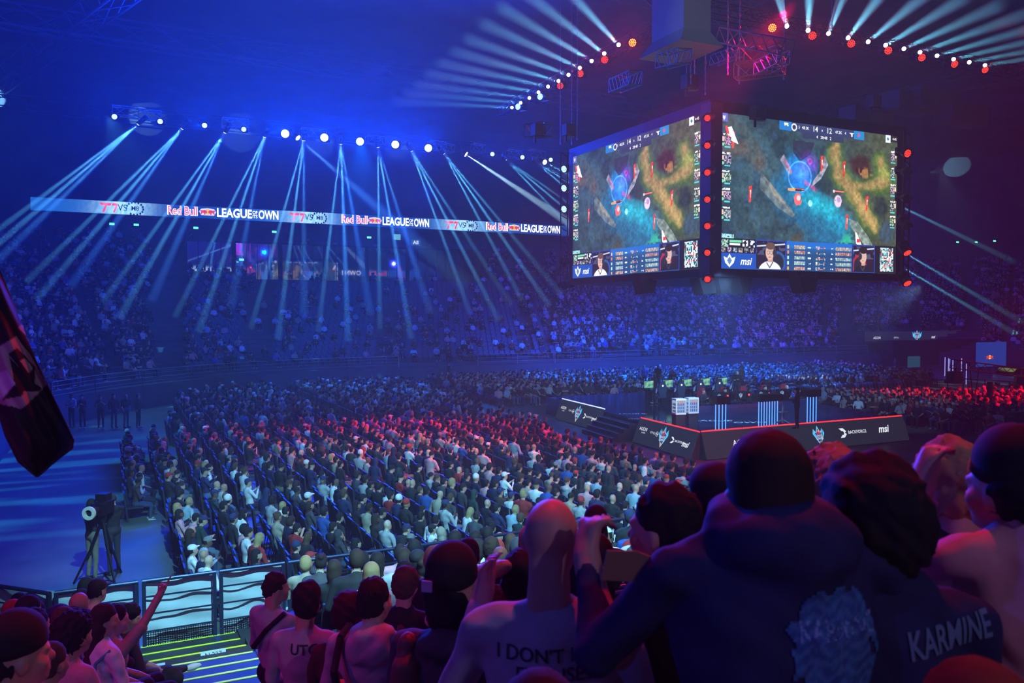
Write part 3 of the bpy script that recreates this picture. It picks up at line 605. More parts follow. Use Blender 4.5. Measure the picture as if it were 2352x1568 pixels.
# ================================================================ HANGING SCREEN CUBE
JH=6.62; JW=10.85; JZ0=8.13; JC=(22.9,27.75)   # near corner (v,u)
def raster(Wn=620,Hn=380):
    rs=np.random.RandomState(3); y,x=np.meshgrid(np.linspace(0,1,Hn),np.linspace(0,1,Wn),indexing='ij'); img=np.zeros((Hn,Wn,3))
    def vnoise(n,seed):
        r=np.random.RandomState(seed).rand(n+2,int(n*1.6)+2); gy=y*n; gx=x*n*1.6; i=gy.astype(int); j=gx.astype(int); fy=gy-i; fx=gx-j; fy=fy*fy*(3-2*fy); fx=fx*fx*(3-2*fx)
        return (r[i,j]*(1-fy)+r[i+1,j]*fy)*(1-fx)+(r[i,j+1]*(1-fy)+r[i+1,j+1]*fy)*fx
    n1=vnoise(6,1);n2=vnoise(18,2);n3=vnoise(50,4);n4=vnoise(110,5)
    def put(mask,c,al=1.0): m=np.clip(mask,0,1)[...,None]*al; img[:]=img*(1-m)+np.array(c)*m
    def soft(d,w): return np.clip(.5-d/w,0,1)
    def seg(pts,r,w=.02,asp=1.62):
        d=np.full(x.shape,9.)
        for (ax,ay),(bx,by) in zip(pts,pts[1:]):
            px,py,vx,vy=(x-ax)*asp,y-ay,(bx-ax)*asp,by-ay; h=np.clip((px*vx+py*vy)/(vx*vx+vy*vy+1e-9),0,1); d=np.minimum(d,np.hypot(px-h*vx,py-h*vy))
        return soft(d-r,w)
    def rect(a,b,c,d): return ((x>=a)&(x<c)&(y>=b)&(y<d)).astype(float)
    def poly(P):
        ins=np.zeros(x.shape,bool); n=len(P)
        for i in range(n):
            (x1,y1),(x2,y2)=P[i],P[(i+1)%n]
            if y1==y2: continue
            c=((y1>y)!=(y2>y))&(x<(x2-x1)*(y-y1)/(y2-y1)+x1); ins^=c
        return ins.astype(float)
    def disc(cx,cy,r,w=.01,asp=1.62,ry=1): return soft(np.hypot((x-cx)*asp,(y-cy)/ry)-r,w)
    # ground of a painted forest with a river: dark blue-green left, olive right
    img[:]=np.array((.035,.075,.085))*(.5+n1[...,None])*(.7+.6*n2[...,None]); put(np.clip((x-.55)*3,0,1),(.07,.085,.035),.8); put(np.clip(n2*2-1,0,1)*(x<.3),(.02,.05,.12),.6)
    put(seg([(.05,.22),(.16,.20),(.2,.3)],.05,.06),(.12,.10,.07),.7); put(seg([(.05,.05),(.13,.1),(.17,.24)],.035,.03),(.06,.09,.085),.9)
    warp=(n2-.5)*.05
    y0,x0=y,x
    riv=seg([(.42,.33),(.36,.48),(.5,.6),(.62,.75),(.66,.88)],.15+warp,.12); put(riv,(.015,.13,.24),.9)
    put(seg([(.4,.3),(.45,.5),(.55,.56),(.68,.66)],.07+warp,.12),(.01,.28,.42),.8); put(seg([(.5,.52),(.6,.57)],.04,.1),(.02,.45,.55),.7)
    put(disc(.42,.34,.1,.12),(.02,.16,.75),.8); put(disc(.43,.33,.05,.06),(.1,.4,1),.7)
    # sandy paths with grass rims
    pth=[(.62,.14),(.64,.3),(.72,.42),(.8,.55),(.86,.66)]; br=[(.7,.4),(.84,.37),(.93,.33),(.9,.2)]
    put(np.maximum(seg(pth,.08+warp*1.6,.08),seg(br,.065+warp*1.6,.07)),(.07,.15,.02),.85); put(np.maximum(seg(pth,.04+warp*.9,.05),seg(br,.03+warp*.9,.04)),(.33,.22,.09),.85)
    put(seg([(.74,.45),(.87,.68)],.03,.04),(.42,.30,.10),.6); put(disc(.92,.27,.05,.06),(.3,.42,.08),.5)
    put(disc(.77,.24,.10,.06,ry=.7),(.045,.018,.012),.95); put(disc(.80,.29,.07,.04,ry=.5)*(n3>.5),(.35,.17,.05),.7)
    put(disc(.9,.52,.07,.04,ry=1.2),(.02,.035,.03),.9); put(disc(.94,.70,.08,.06),(.04,.08,.12),.8)
    # rock ledges
    for P,c in (([(.21,.36),(.26,.42),(.4,.62),(.38,.64),(.3,.58),(.2,.46)],(.13,.17,.17)),([(.22,.37),(.27,.44),(.37,.6),(.28,.5)],(.24,.23,.19)),([(.56,.2),(.58,.26),(.54,.36),(.48,.43),(.5,.37),(.54,.3)],(.28,.28,.33)),
       ([(.33,.22),(.38,.34),(.36,.36),(.31,.26)],(.24,.22,.28)),([(.7,.62),(.76,.64),(.83,.75),(.86,.82),(.8,.80),(.72,.68)],(.22,.28,.24)),([(.8,.78),(.88,.82),(.86,.9),(.8,.86)],(.25,.3,.28)),([(.5,.95),(.56,.92),(.6,1.0),(.5,1.0)],(.3,.32,.27)),([(.38,.12),(.5,.12),(.48,.2),(.42,.26),(.38,.2)],(.03,.025,.05))):
        put(poly(P)*(.55+.6*n3),c)
    put(seg([(.34,.26),(.37,.33)],.006,.01),(.8,.1,.35),.6); put(seg([(.45,.395),(.51,.44)],.012,.02)*(.4+.6*n3),(.5,.05,.22),.8); put(disc(.475,.25,.02,.01)*(1-disc(.475,.25,.013,.008)),(.9,.05,.2),.9)
    put(disc(.47,.27,.07,.06)*n2,(.25,.03,.6),.7); put(disc(.42,.36,.105,.01)*(1-disc(.42,.36,.098,.008)),(.15,.6,1),.7)
    put(poly([(.4,.68),(.45,.75),(.43,.84),(.37,.8)])*(n3>.45),(.06,.06,.03),.8); put(disc(.42,.9,.08,.06)*(n3>.35),(.24,.19,.12),.6)
    for a in ((.62,.92),(.66,.84),(.7,.78)): put(disc(a[0],a[1],.05,.05)*(n3>.5),(.03,.36,.22),.8)
    put(poly([(.745,.71),(.755,.72),(.8,.84),(.79,.85),(.75,.79)]),(.85,.85,.85)); put(rect(.755,.76,.775,.785),(.7,.05,.05))
    for bx,by in ((.545,.25),(.675,.27),(.815,.5),(.695,.64),(.85,.86),(.155,.5),(.065,.16)): put(poly([(bx-.008,by-.045),(bx+.008,by-.05),(bx+.002,by+.055),(bx-.008,by+.06)]),(.62,.06,.03)); put(poly([(bx-.002,by-.02),(bx+.003,by-.02),(bx,by+.03)]),(.8,.75,.7))
    put(poly([(.03,.09),(.055,.08),(.09,.19),(.05,.17)]),(.9,.88,.88)); put(seg([(.03,.09),(.045,.16)],.01,.005),(.7,.06,.05))
    img*= (.84+.32*n4[...,None])*(.7+.6*n3[...,None]); img=(img**1.1*1.3)
    # figures with health bars
    for cx,cy,c1,c2 in ((.41,.515,(.8,.15,.15),(.85,.6,.6)),(.64,.505,(.75,.6,.7),(.45,.3,.6)),(.725,.9,(.8,.85,.85),(.5,.6,.6)),(.48,.535,(.5,1,1),(.1,.8,.9))):
        s=.5 if cx in(.48,.725) else 1
        put(disc(cx,cy,.035*s,.008,ry=1.2)*(n3>.3),c1); put(disc(cx+.004,cy-.01,.018*s,.006),c2)
        if cx!=.48: put(rect(cx-.03,cy-.075,cx+.035,cy-.06),(.02,.02,.02)); put(rect(cx-.022,cy-.073,cx+.034,cy-.064),(.85,.2,.15)); put(rect(cx-.03,cy-.077,cx-.02,cy-.058),(.7,.65,.6))
    put(rect(.355,.445,.395,.46),(1,.35,.08)); put(rect(.395,.445,.43,.46),(.1,.02,.02))
    # side columns of small portraits
    def tile(a,b,w,h,sd,light=True):
        i0,i1=int(b*Hn),int((b+h)*Hn); j0,j1=int(a*Wn),int((a+w)*Wn); r=np.random.RandomState(sd); base=r.rand(3)*.4+.1
        t=r.rand(max((i1-i0)//3,1)+1,max((j1-j0)//3,1)+1,1)**1.5*(1.1 if light else .7); t=np.repeat(np.repeat(t,3,0),3,1)[:i1-i0,:j1-j0]; img[i0:i1,j0:j1]=t*(base+.35)
    for k,b in enumerate((.15,.27,.385,.50,.62)):
        put(rect(.005,b-.02,.05,b-.008)*(n4>.4),(.9,.9,.9)); tile(.02,b,.035,.055,10+k); put(rect(.005,b,.017,b+.03),(.75,.6,.4)); put(rect(.02,b+.06,.05,b+.07),(.1,.6,.65)); put(disc(.012,b+.05,.01,.004),(.2,.8,.4))
    for k,b in enumerate((.13,.25,.37,.49,.60)):
        put(rect(.96,b-.02,.995,b-.008)*(n4>.4),(.9,.9,.9)); tile(.96,b,.025,.055,30+k); put(rect(.986,b,.996,b+.03),(.8,.65,.45)); put(rect(.96,b+.06,.99,b+.07),(.1,.6,.65))
    put(rect(0,0,.034,.055),(.13,.14,.55)); put(poly([(.012,.012),(.017,.02),(.022,.012),(.024,.03),(.017,.045),(.01,.03)]),(.7,.8,1))
    put(rect(.925,0,.955,.055),(.8,.95,1)); put(poly([(.94,.012),(.948,.027),(.94,.042),(.932,.027)]),(.03,.2,.35)); put(rect(.955,0,1,.045),(.02,.02,.02))
    # score bar
    put(rect(.305,0,.79,.06),(.03,.045,.12)); put(rect(.305,0,.37,.06),(.01,.2,.6),.9); put(rect(.73,0,.79,.06),(.01,.25,.6),.9); put(rect(.43,.06,.67,.1),(.03,.04,.09)); put(disc(.385,.032,.025,.005)*(1-disc(.385,.032,.017,.005)),(.9,.9,.95))
    put(rect(.33,.01,.355,.03)*(n4>.35),(1,.9,.4)); put(poly([(.7,.02),(.73,.02),(.72,.03),(.722,.045),(.714,.045),(.712,.03)]),(.9,.9,.95)); put(rect(.752,.015,.765,.04),(.6,.1,.2))
    put(rect(.0,.775,.07,.8)*(n4>.3),(.35,.7,.7))
    # lower panel
    B=.80; put(rect(0,B,1,1),(.01,.01,.015)); put(rect(0,.895,.185,1),(.01,.08,.42)); put(poly([(.05,.9),(.062,.93),(.08,.92),(.072,.96),(.05,.99),(.028,.96),(.02,.92),(.038,.93)]),(.75,.8,.85)); put(poly([(.05,.92),(.062,.945),(.05,.975),(.038,.945)]),(.1,.2,.45))
    tile(.01,.81,.035,.05,55); put(rect(.05,.812,.11,.826),(.15,.65,.35)); put(rect(.05,.832,.105,.846),(.8,.8,.75)); put(rect(.115,.81,.18,.855)*(n4>.6),(.7,.75,.8))
    for i in range(6): tile(.01+.029*i,.862,.022,.028,60+i)
    put(rect(.35,B,.73,1),(.012,.07,.20)); put(rect(.35,B,.73,B+.045),(.01,.14,.55)); put(rect(.35,B+.03,.73,B+.08)*np.clip(1.2-(y-B)*14,0,1),(.01,.16,.5),.8)
    for rrow in range(5):
        yy=B+.028+rrow*.036
        for a in list(np.arange(.395,.45,.012))+[.515,.53,.56]+list(np.arange(.63,.715,.0125)):
            tile(a,yy,.0095,.022,int(a*1000)+rrow*77); 
        hue=[(.8,.5,.2),(.8,.2,.1),(.4,.7,.8),(.5,.8,.8),(.8,.35,.1)][rrow]; put(rect(.395,yy,.455,yy+.022),hue,.35); put(rect(.63,yy,.725,yy+.022),hue,.3)
        put(rect(.355,yy,.365,yy+.022),hue); put(rect(.47,yy+.006,.487,yy+.016)*(n4>.4),(.9,.9,.9)); put(rect(.6,yy+.006,.617,yy+.016)*(n4>.4),(.9,.9,.9)); put(rect(.53,yy+.012,.555,yy+.016),(.8,.2,.2) if rrow%2==0 else (.2,.6,.8))
    def webcam(a,c,seat,shirt,hair,glass,side):
        w=c-a; put(rect(a,B+.0,c,1),(.012,.06,.35)); put(rect(a+.004,B+.008,c-.004,.994),(.02,.012,.025)); X=lambda t:a+w*t; Y=lambda t:B+.2*t
        cl=rect(a+.004,B+.008,c-.004,.994)
        put(cl*(n3>.62)*(y<Y(.5)),(.08,.09,.16),.8); put(cl*seg([(X(.05),Y(.22)),(X(.95),Y(.12))],.004,.004),(.6,.75,1))
        put(cl*disc(X(.72 if side>0 else .3),Y(.75),.07,.01,ry=1.1),seat,.9); put(cl*disc(X(.72 if side>0 else .3),Y(.75),.055,.01,ry=1.1),(.02,.02,.03))
        put(cl*disc(X(.47),Y(1.08),.10,.006,ry=.75),shirt); put(cl*rect(X(.40),Y(.55),X(.56),Y(.74)),(.55,.34,.27)); put(cl*disc(X(.46),Y(.42),.036,.006,ry=1.35),(.68,.43,.35))
        put(cl*disc(X(.48),Y(.2),.040,.006,ry=.62),hair); 
        if hair[0]<.04: put(cl*disc(X(.46),Y(.2),.043,.006,ry=.5),hair)
        put(cl*(disc(X(.41),Y(.42),.013,.003)*(1-disc(X(.41),Y(.42),.010,.003))+disc(X(.51),Y(.42),.013,.003)*(1-disc(X(.51),Y(.42),.010,.003))),glass); put(cl*disc(X(.62 if side>0 else .34),Y(.42),.017,.005,ry=1.5),(.03,.03,.04))
        put(cl*seg([(X(.43),Y(.57)),(X(.49),Y(.57))],.003,.002),(.4,.12,.1)); put(cl*seg([(X(.36),Y(.76)),(X(.46),Y(.92)),(X(.56),Y(.74))],.004,.002),(.05,.05,.07))
    webcam(.185,.348,(.02,.12,.4),(.85,.85,.88),(.12,.07,.05),(.1,.1,.12),1); webcam(.732,.868,(.5,.02,.03),(.012,.012,.015),(.02,.014,.012),(.35,.35,.38),-1)
    # corner map
    mm=rect(.90,.815,.985,.985); r=np.random.RandomState(9).rand(Hn//4+1,Wn//4+1); r=np.repeat(np.repeat(r,4,0),4,1)[:Hn,:Wn]
    put(mm,(.03,.04,.04)); put(mm*(r>.45),(.65,.75,.75)); put(mm*(r>.8),(.1,.6,.7)); put(mm*((r>.4)&(r<.45)),(.8,.1,.1)); put(mm*(r<.12),(.15,.2,.15)); put(mm*(rect(.91,.84,.955,.90)-rect(.914,.845,.951,.895)),(.9,.95,.95))
    img=np.where(img>.0,img,0); return np.clip(img,0,1)[::-1]
IMG=raster(); Hn,Wn=IMG.shape[:2]
gx,gz=np.meshgrid(np.linspace(0,JW,Wn),np.linspace(0,JH,Hn),indexing='xy'); V=np.stack([gx,np.zeros_like(gx),gz],-1).reshape(-1,3); idx=np.arange(Hn*Wn).reshape(Hn,Wn)
Q=np.stack([idx[:-1,:-1],idx[:-1,1:],idx[1:,1:],idx[1:,:-1]],-1).reshape(-1,4)
SCRN=fmesh('screen',V,Q,[cmat('screen_pixels',1.35)],None,IMG.reshape(-1,3),False)
cube=empty('hanging_screen_cube',(JC[0],JC[1],JZ0)); cube.location=(0,0,0); tag(cube,'giant hanging video cube showing a video game match above the stage','video cube')
G=.55  # gap of the dark corner column
S1=(JC[0]+G,JC[1]); # right face, along +v
sR=link('screen',SCRN,cube,(S1[0],S1[1],JZ0)); 
sL=link('screen',SCRN,cube); sL.location=(JC[0]-.05,JC[1]+G+JW,JZ0); sL.rotation_euler=(0,0,-math.pi/2)
sB=link('screen',SCRN,cube); sB.location=(S1[0]+JW,JC[1]+2*G+JW,JZ0); sB.rotation_euler=(0,0,math.pi)
Mst_=emat('hud_white',(1,1,1),1.3)
for s in (sR,sL,sB):
    def T(st,fx,fy,sz,m=Mst_,**k): text(st,sz,m,s,Matrix.Translation((fx*JW,-.03,(1-fy)*JH))@RXm,name='score_lettering',**k)
    T('14',.50,.03,.34,bold=.02); T('12',.58,.03,.34,bold=.02); T('x',.54,.03,.2); T('48.2K',.445,.03,.18,bold=.02); T('47.2K',.635,.03,.18,bold=.02); T('5',.41,.03,.18); T('4',.675,.03,.18); T('4   28:48   2',.55,.08,.19,bold=.02); T('4:45',.978,.025,.16,bold=.02)
    T('msi',.13,.95,.45,bold=.04,shear=.3)
b=MB(); c0=JC
b.box((c0[0]+.0,c0[1]+.03,JZ0-.35),(c0[0]+2*G+JW+.1,c0[1]+2*G+JW-.04,JZ0+JH+.5)); b.build('frame',M_black,cube)
b=MB()
for dx in (0,): b.box((c0[0]-.1,c0[1]-.15,JZ0-.3),(c0[0]+G-.03,c0[1]+G-.02,JZ0+JH+.35))
b.build('corner_column',mat('column_black',(.02,.015,.02),.5),cube)
b=MB(); b.box((c0[0]+JW+G+.02,c0[1]-.04,JZ0-.3),(c0[0]+JW+2*G,c0[1]+.5,JZ0+JH+.3)); b.build('corner_column',M_black,cube)
# red lamps on the corner columns
Mlens_r=emat('lens_red',(1,.04,.015),2.2); Mlens_rh=emat('lens_red_hot',(1,.16,.02),6); Mlens_w=emat('lens_white',(.75,.88,1),9); Mlens_b=emat('lens_blue',(.15,.35,1),8)
def lens_mesh(r,m,honey=True):
    b=MB(); b.tube((0,0,0),(0,0,-.02),r*1.12,n=20)
    b.cur=1
    if honey:
        rings=[(0,1),(.38,6),(.75,12)]
        for rr,n in rings:
            for i in range(n):
                a=2*math.pi*i/n; b.tube((rr*r*math.cos(a),rr*r*math.sin(a),-.021),(rr*r*math.cos(a),rr*r*math.sin(a),-.035),r*.155,n=8)
    else: b.tube((0,0,-.021),(0,0,-.04),r,n=20)
    return b
def lamp_proto(name,rad,m,honey=True,body=.3):
    """moving head: base, yoke, head, lens; shines along local -Z"""
    root=empty(name)
    b=MB(); b.tube((0,0,0),(0,0,body*1.3),rad*1.25,rad*.8,n=14); b.build('lamp_head',M_black,root)
    lens_mesh(rad,m,honey).build('lens',[M_black,m],root)
    b=MB()
    for s in(1,-1): b.box((s*rad*1.45-.03,-.05,0),(s*rad*1.45+.03,.05,body*1.9))
    b.box((-rad*1.5,-.08,body*1.8),(rad*1.5,.08,body*1.95)); b.build('yoke',M_black,root)
    b=MB(); b.box((-rad*1.1,-rad,body*1.95),(rad*1.1,rad,body*2.6)); b.build('base',M_black,root)
    return root
def aim(o,p,d): o.location=p; o.rotation_euler=Vector(d).to_track_quat('-Z','Y').to_euler()
ORD=['first','second','third','fourth','fifth','sixth','seventh','eighth','ninth','tenth','eleventh','twelfth','thirteenth','fourteenth']
protos={}
def lamp(kind,p,d,label,group,cat='stage light',**k):
    if kind not in protos: o=lamp_proto('wash_light' if k.get('honey',True) else 'beam_light',**k); protos[kind]=o
    else: o=copy_tree(protos[kind])
    aim(o,p,d); tag(o,label,cat,group); return o
cyc=(JC[0]-.25,JC[1]-.3)
toc=lambda p: (C0-Vector(p)).normalized()
for i,y in enumerate((271,334,396,458,519,580,641)):
    p=atd(1625,y,34.2); lamp('col',p,toc(p)+Vector((-.35,0,-.25)),ORD[i]+' red lamp from the top on the near corner column of the video cube','red lamps down the cube corner',rad=.14,m=Mlens_r,body=.22)
    if i%2==0: point(p+Vector((-.1,-.3,0)),(1,.01,.02),14,.1)
def ladder(px,y0,y1,D,label,lamps):
    a=atd(px,y0,D); b_=atd(px,y1,D); root=empty('lamp_ladder',a); root.location=(0,0,0); tag(root,label,'truss ladder'); b=MB()
    for dx in(-.22,.22):
        b.tube((a.x+dx,a.y,a.z),(a.x+dx,a.y,b_.z),.04,n=6)
    z=a.z; 
    while z>b_.z: b.tube((a.x-.22,a.y,z),(a.x+.22,a.y,z-.2),.025,n=5); z-=.7
    b.build('truss_rails',M_black,root)
    return root
ladder(1296,350,655,46.3,'slim black truss ladder with lamps left of the video cube',None); ladder(2084,300,650,39.6,'slim black truss ladder with lamps right of the video cube',None)
for i,(y,k) in enumerate(((388,1),(432,1),(480,1),(602,0),(655,0))):
    p=atd(1296,y,46.1); lamp('lad'+str(k),p,toc(p)+Vector((-1.2,.2,-.3)),ORD[i]+' lamp from the top on the ladder left of the cube','lamps on the left ladder',rad=.2,m=Mlens_b if k else M_gloss,body=.25)
for i,(y,k) in enumerate(((352,1),(395,0),(455,0),(520,0),(580,1),(650,1))):
    p=atd(2084,y,39.4); lamp('ladr'+str(k),p,toc(p)+Vector((.6,-.2,-.9 if y>500 else -.1)),ORD[i]+' lamp from the top on the ladder right of the cube','lamps on the right ladder',rad=.2,m=Mlens_r if k else M_gloss,body=.25)
# black projectors under the cube
for i,(x,y,w) in enumerate([(1480,655,52),(1617,655,60),(1655,655,44),(1702,655,38),(1845,652,60)]):
    p=atd(x,y,36+ (3 if x<1500 else 1)); s=w*p.length/F/2; root=empty('hanging_speaker',p); tag(root,ORD[i]+' black speaker from the left hanging under the video cube','speaker','black speakers under the video cube')
    b=MB(); b.prism([(-s,-.3,.55),(s,-.3,.55),(s*.7,-.3,-.35),(-s*.4,-.3,-.42)],(0,.7,0)); b.build('cabinet',M_black,root)
    b=MB(); b.box((-s*.8,-.35,.3),(s*.8,-.31,.5)); b.build('grille',M_dark,root)
# ================================================================ TRUSSES AND BEAM LIGHTS
def truss(a,c,w,name,label,m=None,group=None,n=None,cat='truss'):
    a=Vector(a);c=Vector(c);d=c-a;L=d.length;q=d.to_track_quat('X','Z'); n=n or max(2,int(L/w)); b=MB(); r=w*.055
    P=lambda t,y,z: a+q@Vector((L*t,y*w/2,z*w/2))
    cr=[(-1,-1),(1,-1),(1,1),(-1,1)]
    for y,z in cr: b.tube(P(0,y,z),P(1,y,z),r,n=5)
    for i in range(n):
        for k in range(4):
            (y1,z1),(y2,z2)=cr[k],cr[(k+1)%4]; b.tube(P(i/n,y1,z1),P((i+1)/n,y2,z2),r*.6,n=4,cap=False)
    for i in(0,n):
        for k in range(4): b.tube(P(i/n,*cr[k]),P(i/n,*cr[(k+1)%4]),r*.6,n=4,cap=False)
    return tag(b.build(name,m or M_alu),label,cat,group)
for i,(x0,x1,y) in enumerate([(258,318,254),(318,370,262),(510,570,281),(690,748,304),(842,882,320),(985,1022,332),(1018,1040,338),(1085,1112,338),(1164,1196,352),(1216,1248,352)]):
    a=atu(x0,y,62.5);c=atu(x1,y+5,62.5); truss(a,c,.62,'roof_truss',ORD[i]+' short lattice truss from the left above the far beam lights',group='short trusses above the far beam lights')
truss(atu(-30,228,70),atu(66,240,70),.75,'roof_truss','dark lattice truss in the bright patch at the far left edge',M_black)
HZ=volmat('beam_cone_haze',.12,0); HZ2=volmat('beam_cone_haze_thin',.035,0); HZ3=volmat('fan_cone_haze',.045,0)
def hazecone(p,d,L,r0,ang,m,label):  # denser haze added in the shape of each beam so its shaft shows
    b=MB(); b.tube((0,0,0),(0,0,-L),r0,r0+L*math.tan(math.radians(ang/2)),n=20); o=b.build('added_haze_cone',m); aim(o,Vector(p)+Vector(d).normalized()*.12,d); tag(o,label,'haze','denser haze cones added along the beam lights',kind='stuff'); return o
FB=[(318,284,(95,475)),(419,294,(265,475)),(517,303,(405,500)),(608,313,(545,500)),(698,321,(672,520)),(783,329,(790,520)),(868,336,(900,520)),(945,345,(1045,540)),(1019,351,(1150,540)),(1161,365,(1300,480)),(1229,371,(1340,440))]
DV=[(-1,0,.75),(-.95,-.1,1.05)]
for i,(x,y,(tx,ty)) in enumerate(FB):
    p=atu(x,y,62); lamp('far',p,atu(tx,ty,62+5)-p,ORD[i]+' pale beam light from the left on the far roof line','beam lights on the far roof line',rad=.11,m=Mlens_w,honey=False,body=.3)
    for k,(off,du,st) in enumerate(((-30,3,.8),(0,0,1),(26,-3,.75))):
        t=atu(tx+off,ty,61+du); d=(t-p).normalized(); pw=(1.0 if x<1100 else .6)*st
        hazecone(p,d,15,.09,1.8,HZ,'thin cone of denser haze added under the '+ORD[i]+' far beam light')
        spot(p+d*.1,p+d*10,(.10,.52,1),300000*pw,2.2,.6,.06)
for (x,y,tx,ty,e,lb) in ((684,316,860,470,60000,'broad pale follow beam in added haze slanting right between the far beams'),(1070,354,1290,500,200000,'brightest broad white beam in added haze slanting right toward the video cube'),(1251,372,1320,408,60000,'short pale beam in added haze beside the top left of the video cube')):
    p=atu(x,y,62); t=atu(tx,ty,58); d=(t-p).normalized(); lamp('fol',p,d,'beam light throwing the '+lb,None,rad=.2,m=Mlens_w,honey=False,body=.3); hazecone(p,d,17,.14,4.4,HZ2,lb); spot(p+d*.1,p+d*10,(.45,.8,1) if e>1e5 else (.15,.55,1),e,5,.6,.05)
WS=[(263,268,.5),(368,279,.6),(470,288,1),(560,297,1.2),(655,307,2.2),(745,316,2.4),(827,325,2.6),(908,332,2.8),(984,340,2.8),(1131,354,.5),(1200,361,.5),(1265,367,.4)]
for i,(x,y,k) in enumerate(WS):
    p=atu(x,y,61.6); lamp('wash'+('h' if k>1.5 else ''),p,toc(p)+Vector((-.15,0,.1)),ORD[i]+' blue-white wash light from the left on the far roof line','wash lights on the far roof line',rad=.19+.09*(k>1.5),m=Mlens_w if k>.9 else mat('lens_pale',(0,0,0),.5,0,(.45,.7,1),4),honey=k<1.5,body=.3)
    spot(p+toc(p)*.7,p+toc(p)*.7+Vector((-.62,-.68,.38)),(.0,.045,1),12500*k,148,.6,.2)
LB=[(1421,103,-97.6,-104),(1388,123,-159,-123.6),(1359,140,-243,-140),(1332,156,-338,-156),(1306,172,-434,-172),(1283,186,-433,-150),(1259,199,-410,-112),(1237,212,-387,-86),(1216,225,-367,-51),(1196,236,-340,-30),(1176,247,-320,-12)]
def beamdir(p,x,y,dx,dy,tilt):
    """beam leaves the lamp toward the near side of the hall; the picture slope fixes its side swing"""
    # the beam lies in the plane of camera, lamp and the photographed line; climb rate 'tilt' picks the direction in it
    n=ray(x,y).cross(ray(x+dx,y+dy)).normalized(); back=Vector((-math.sin(-YAW),-math.cos(-YAW),tilt)); d=back-n*back.dot(n); return d.normalized()
for i,(x,y,dx,dy) in enumerate(LB):
    p=atz(x,y,19.2); d=(p-(C0+ray(1576,268)*p.length)).normalized(); d=-(ray(1576,268).normalized())
    lamp('near',p,d,ORD[i]+' pale beam light from the cube on the left roof truss','beam lights on the left roof truss',rad=.095,m=Mlens_w,honey=False,body=.28)
    e=(1-i*.07); hazecone(p,d,22,.08,.75,HZ3,'long cone of added denser haze from the left roof truss, '+ORD[i]+' from the cube'); spot(p+d*.1,p+d*10,(.14,.62,.9),560000*e,.8,.5,.08)
RBm=[(1807,60),(1856,70),(1903,77),(1948,87),(1994,96),(2034,104),(2076,112),(2113,120),(2152,128),(2190,136),(2226,143),(2262,150)]
vx,vy=1850,215
for i,(x,y) in enumerate(RBm):
    p=atz(x,y,19.2); d=-(ray(vx,vy).normalized())
    lamp('near',p,d,ORD[i]+' pale beam light from the left on the right roof truss','beam lights on the right roof truss',rad=.095,m=Mlens_w,honey=False,body=.28)
    e=max(.25,1-i*.07); hazecone(p,d,22,.08,.75,HZ3,'long cone of added denser haze from the right roof truss, '+ORD[i]+' from the left'); spot(p+d*.1,p+d*10,(.10,.62,.9),560000*e,.8,.5,.08)
RW=[(1453,98,3.2,1),(1389,137,1,0),(1333,169,.5,0),(1287,197,.25,0),(1774,64,2.2,1),(1866,82,1.2,0),(1955,100,.6,0),(2040,116,.4,0),(2117,132,.25,0),(2192,147,.12,0),(2262,160,.1,0)]
for i,(x,y,k,h) in enumerate(RW):
    p=atz(x,y,19.0); dd=toc(p)+Vector((-.25,0,0) if x<1500 else (.5*(x-1774)/400,.0,0)); lamp('rw'+('h' if h else ''),p,dd,ORD[i if i<4 else i-4]+' red wash light '+('left' if i<4 else 'right')+' of the corner of the roof truss','red wash lights on the roof truss',rad=.2,m=Mlens_rh if h else Mlens_r,honey=True,body=.3)
    q=p+toc(p)*.5+dd*.5; spot(q,q+toc(p)+dd,(1,.0,.012),1300*k,100,.9,.15)
for i,(x,y) in enumerate(((1241,222),(1190,245))):
    p=atz(x,y,19.0); lamp('lad1',p,toc(p)+Vector((-1,0,0)),['first','second'][i]+' blue lamp at the far end of the left roof truss','blue lamps on the left roof truss',rad=.2,m=Mlens_b,body=.25); point(p+toc(p)*.5,(0,.05,1),250,.1)
a=atz(1600,15,19.8); c=atz(1150,258,19.8); truss(a,c,.55,'roof_truss','long dark truss carrying the left fan of beam lights',M_black)
c=atz(2330,165,19.8); truss(a,c,.55,'roof_truss','long dark truss carrying the right fan of beam lights',M_black)
# three beams crossing the far right terrace
for i,((x0,y0),(x1,y1)) in enumerate((((2060,470),(2352,612)),((2100,590),(2352,742)),((2110,632),(2352,778)))):
    p=atu(x0-40,y0-20,50); t=atu(x1,y1,66); d=(t-p).normalized(); hazecone(p,d,44,.1,1.0,HZ2,['upper','middle','lowest'][i]+' cone of added denser haze slanting down across the far right terrace'); spot(p+d*.1,p+d*10,(.12,.7,.9),420000,1.2,.6,.07)
    lamp('near',p,d,'beam light behind the cube feeding the '+['upper','middle','lowest'][i]+' far right beam','beam lights behind the cube')
# round pools of light on the back walls
for (x,y,u,a,e) in ((25,232,102,22,26000),(340,272,102,18,5000),(550,305,102,18,4000),(735,325,102,14,3500),(915,340,102,12,3000)):
    t=atu(x,y,u); spot(t+Vector((-2,-14,-3)),t,(.3,.8,1),e,a,.15,.05)
t=atv(2232,375,127); spot(t+Vector((-14,-3,-3)),t,(.3,.8,.9),5200,22,.15,.05)
p=atv(2232,375,127.3); root=empty('window_grille',p,math.pi/2); b=MB(); b.box((p.x+.3,p.y-3.3,p.z-2.4),(p.x+.4,p.y+3.3,p.z+2.4)); struct(b,'window_1',mat('pale_pane',(.6,.62,.62),.6)); tag(root,'lit square lattice grille before the high window on the far right wall','window grille'); b=MB()
for i in range(-4,5): b.box((i*.95-.12,0,-2.6),(i*.95+.12,.1,2.6)); b.box((-3.8,0,i*.65-.09),(3.8,.1,i*.65+.09))
b.build('lattice_bars',M_black,root)
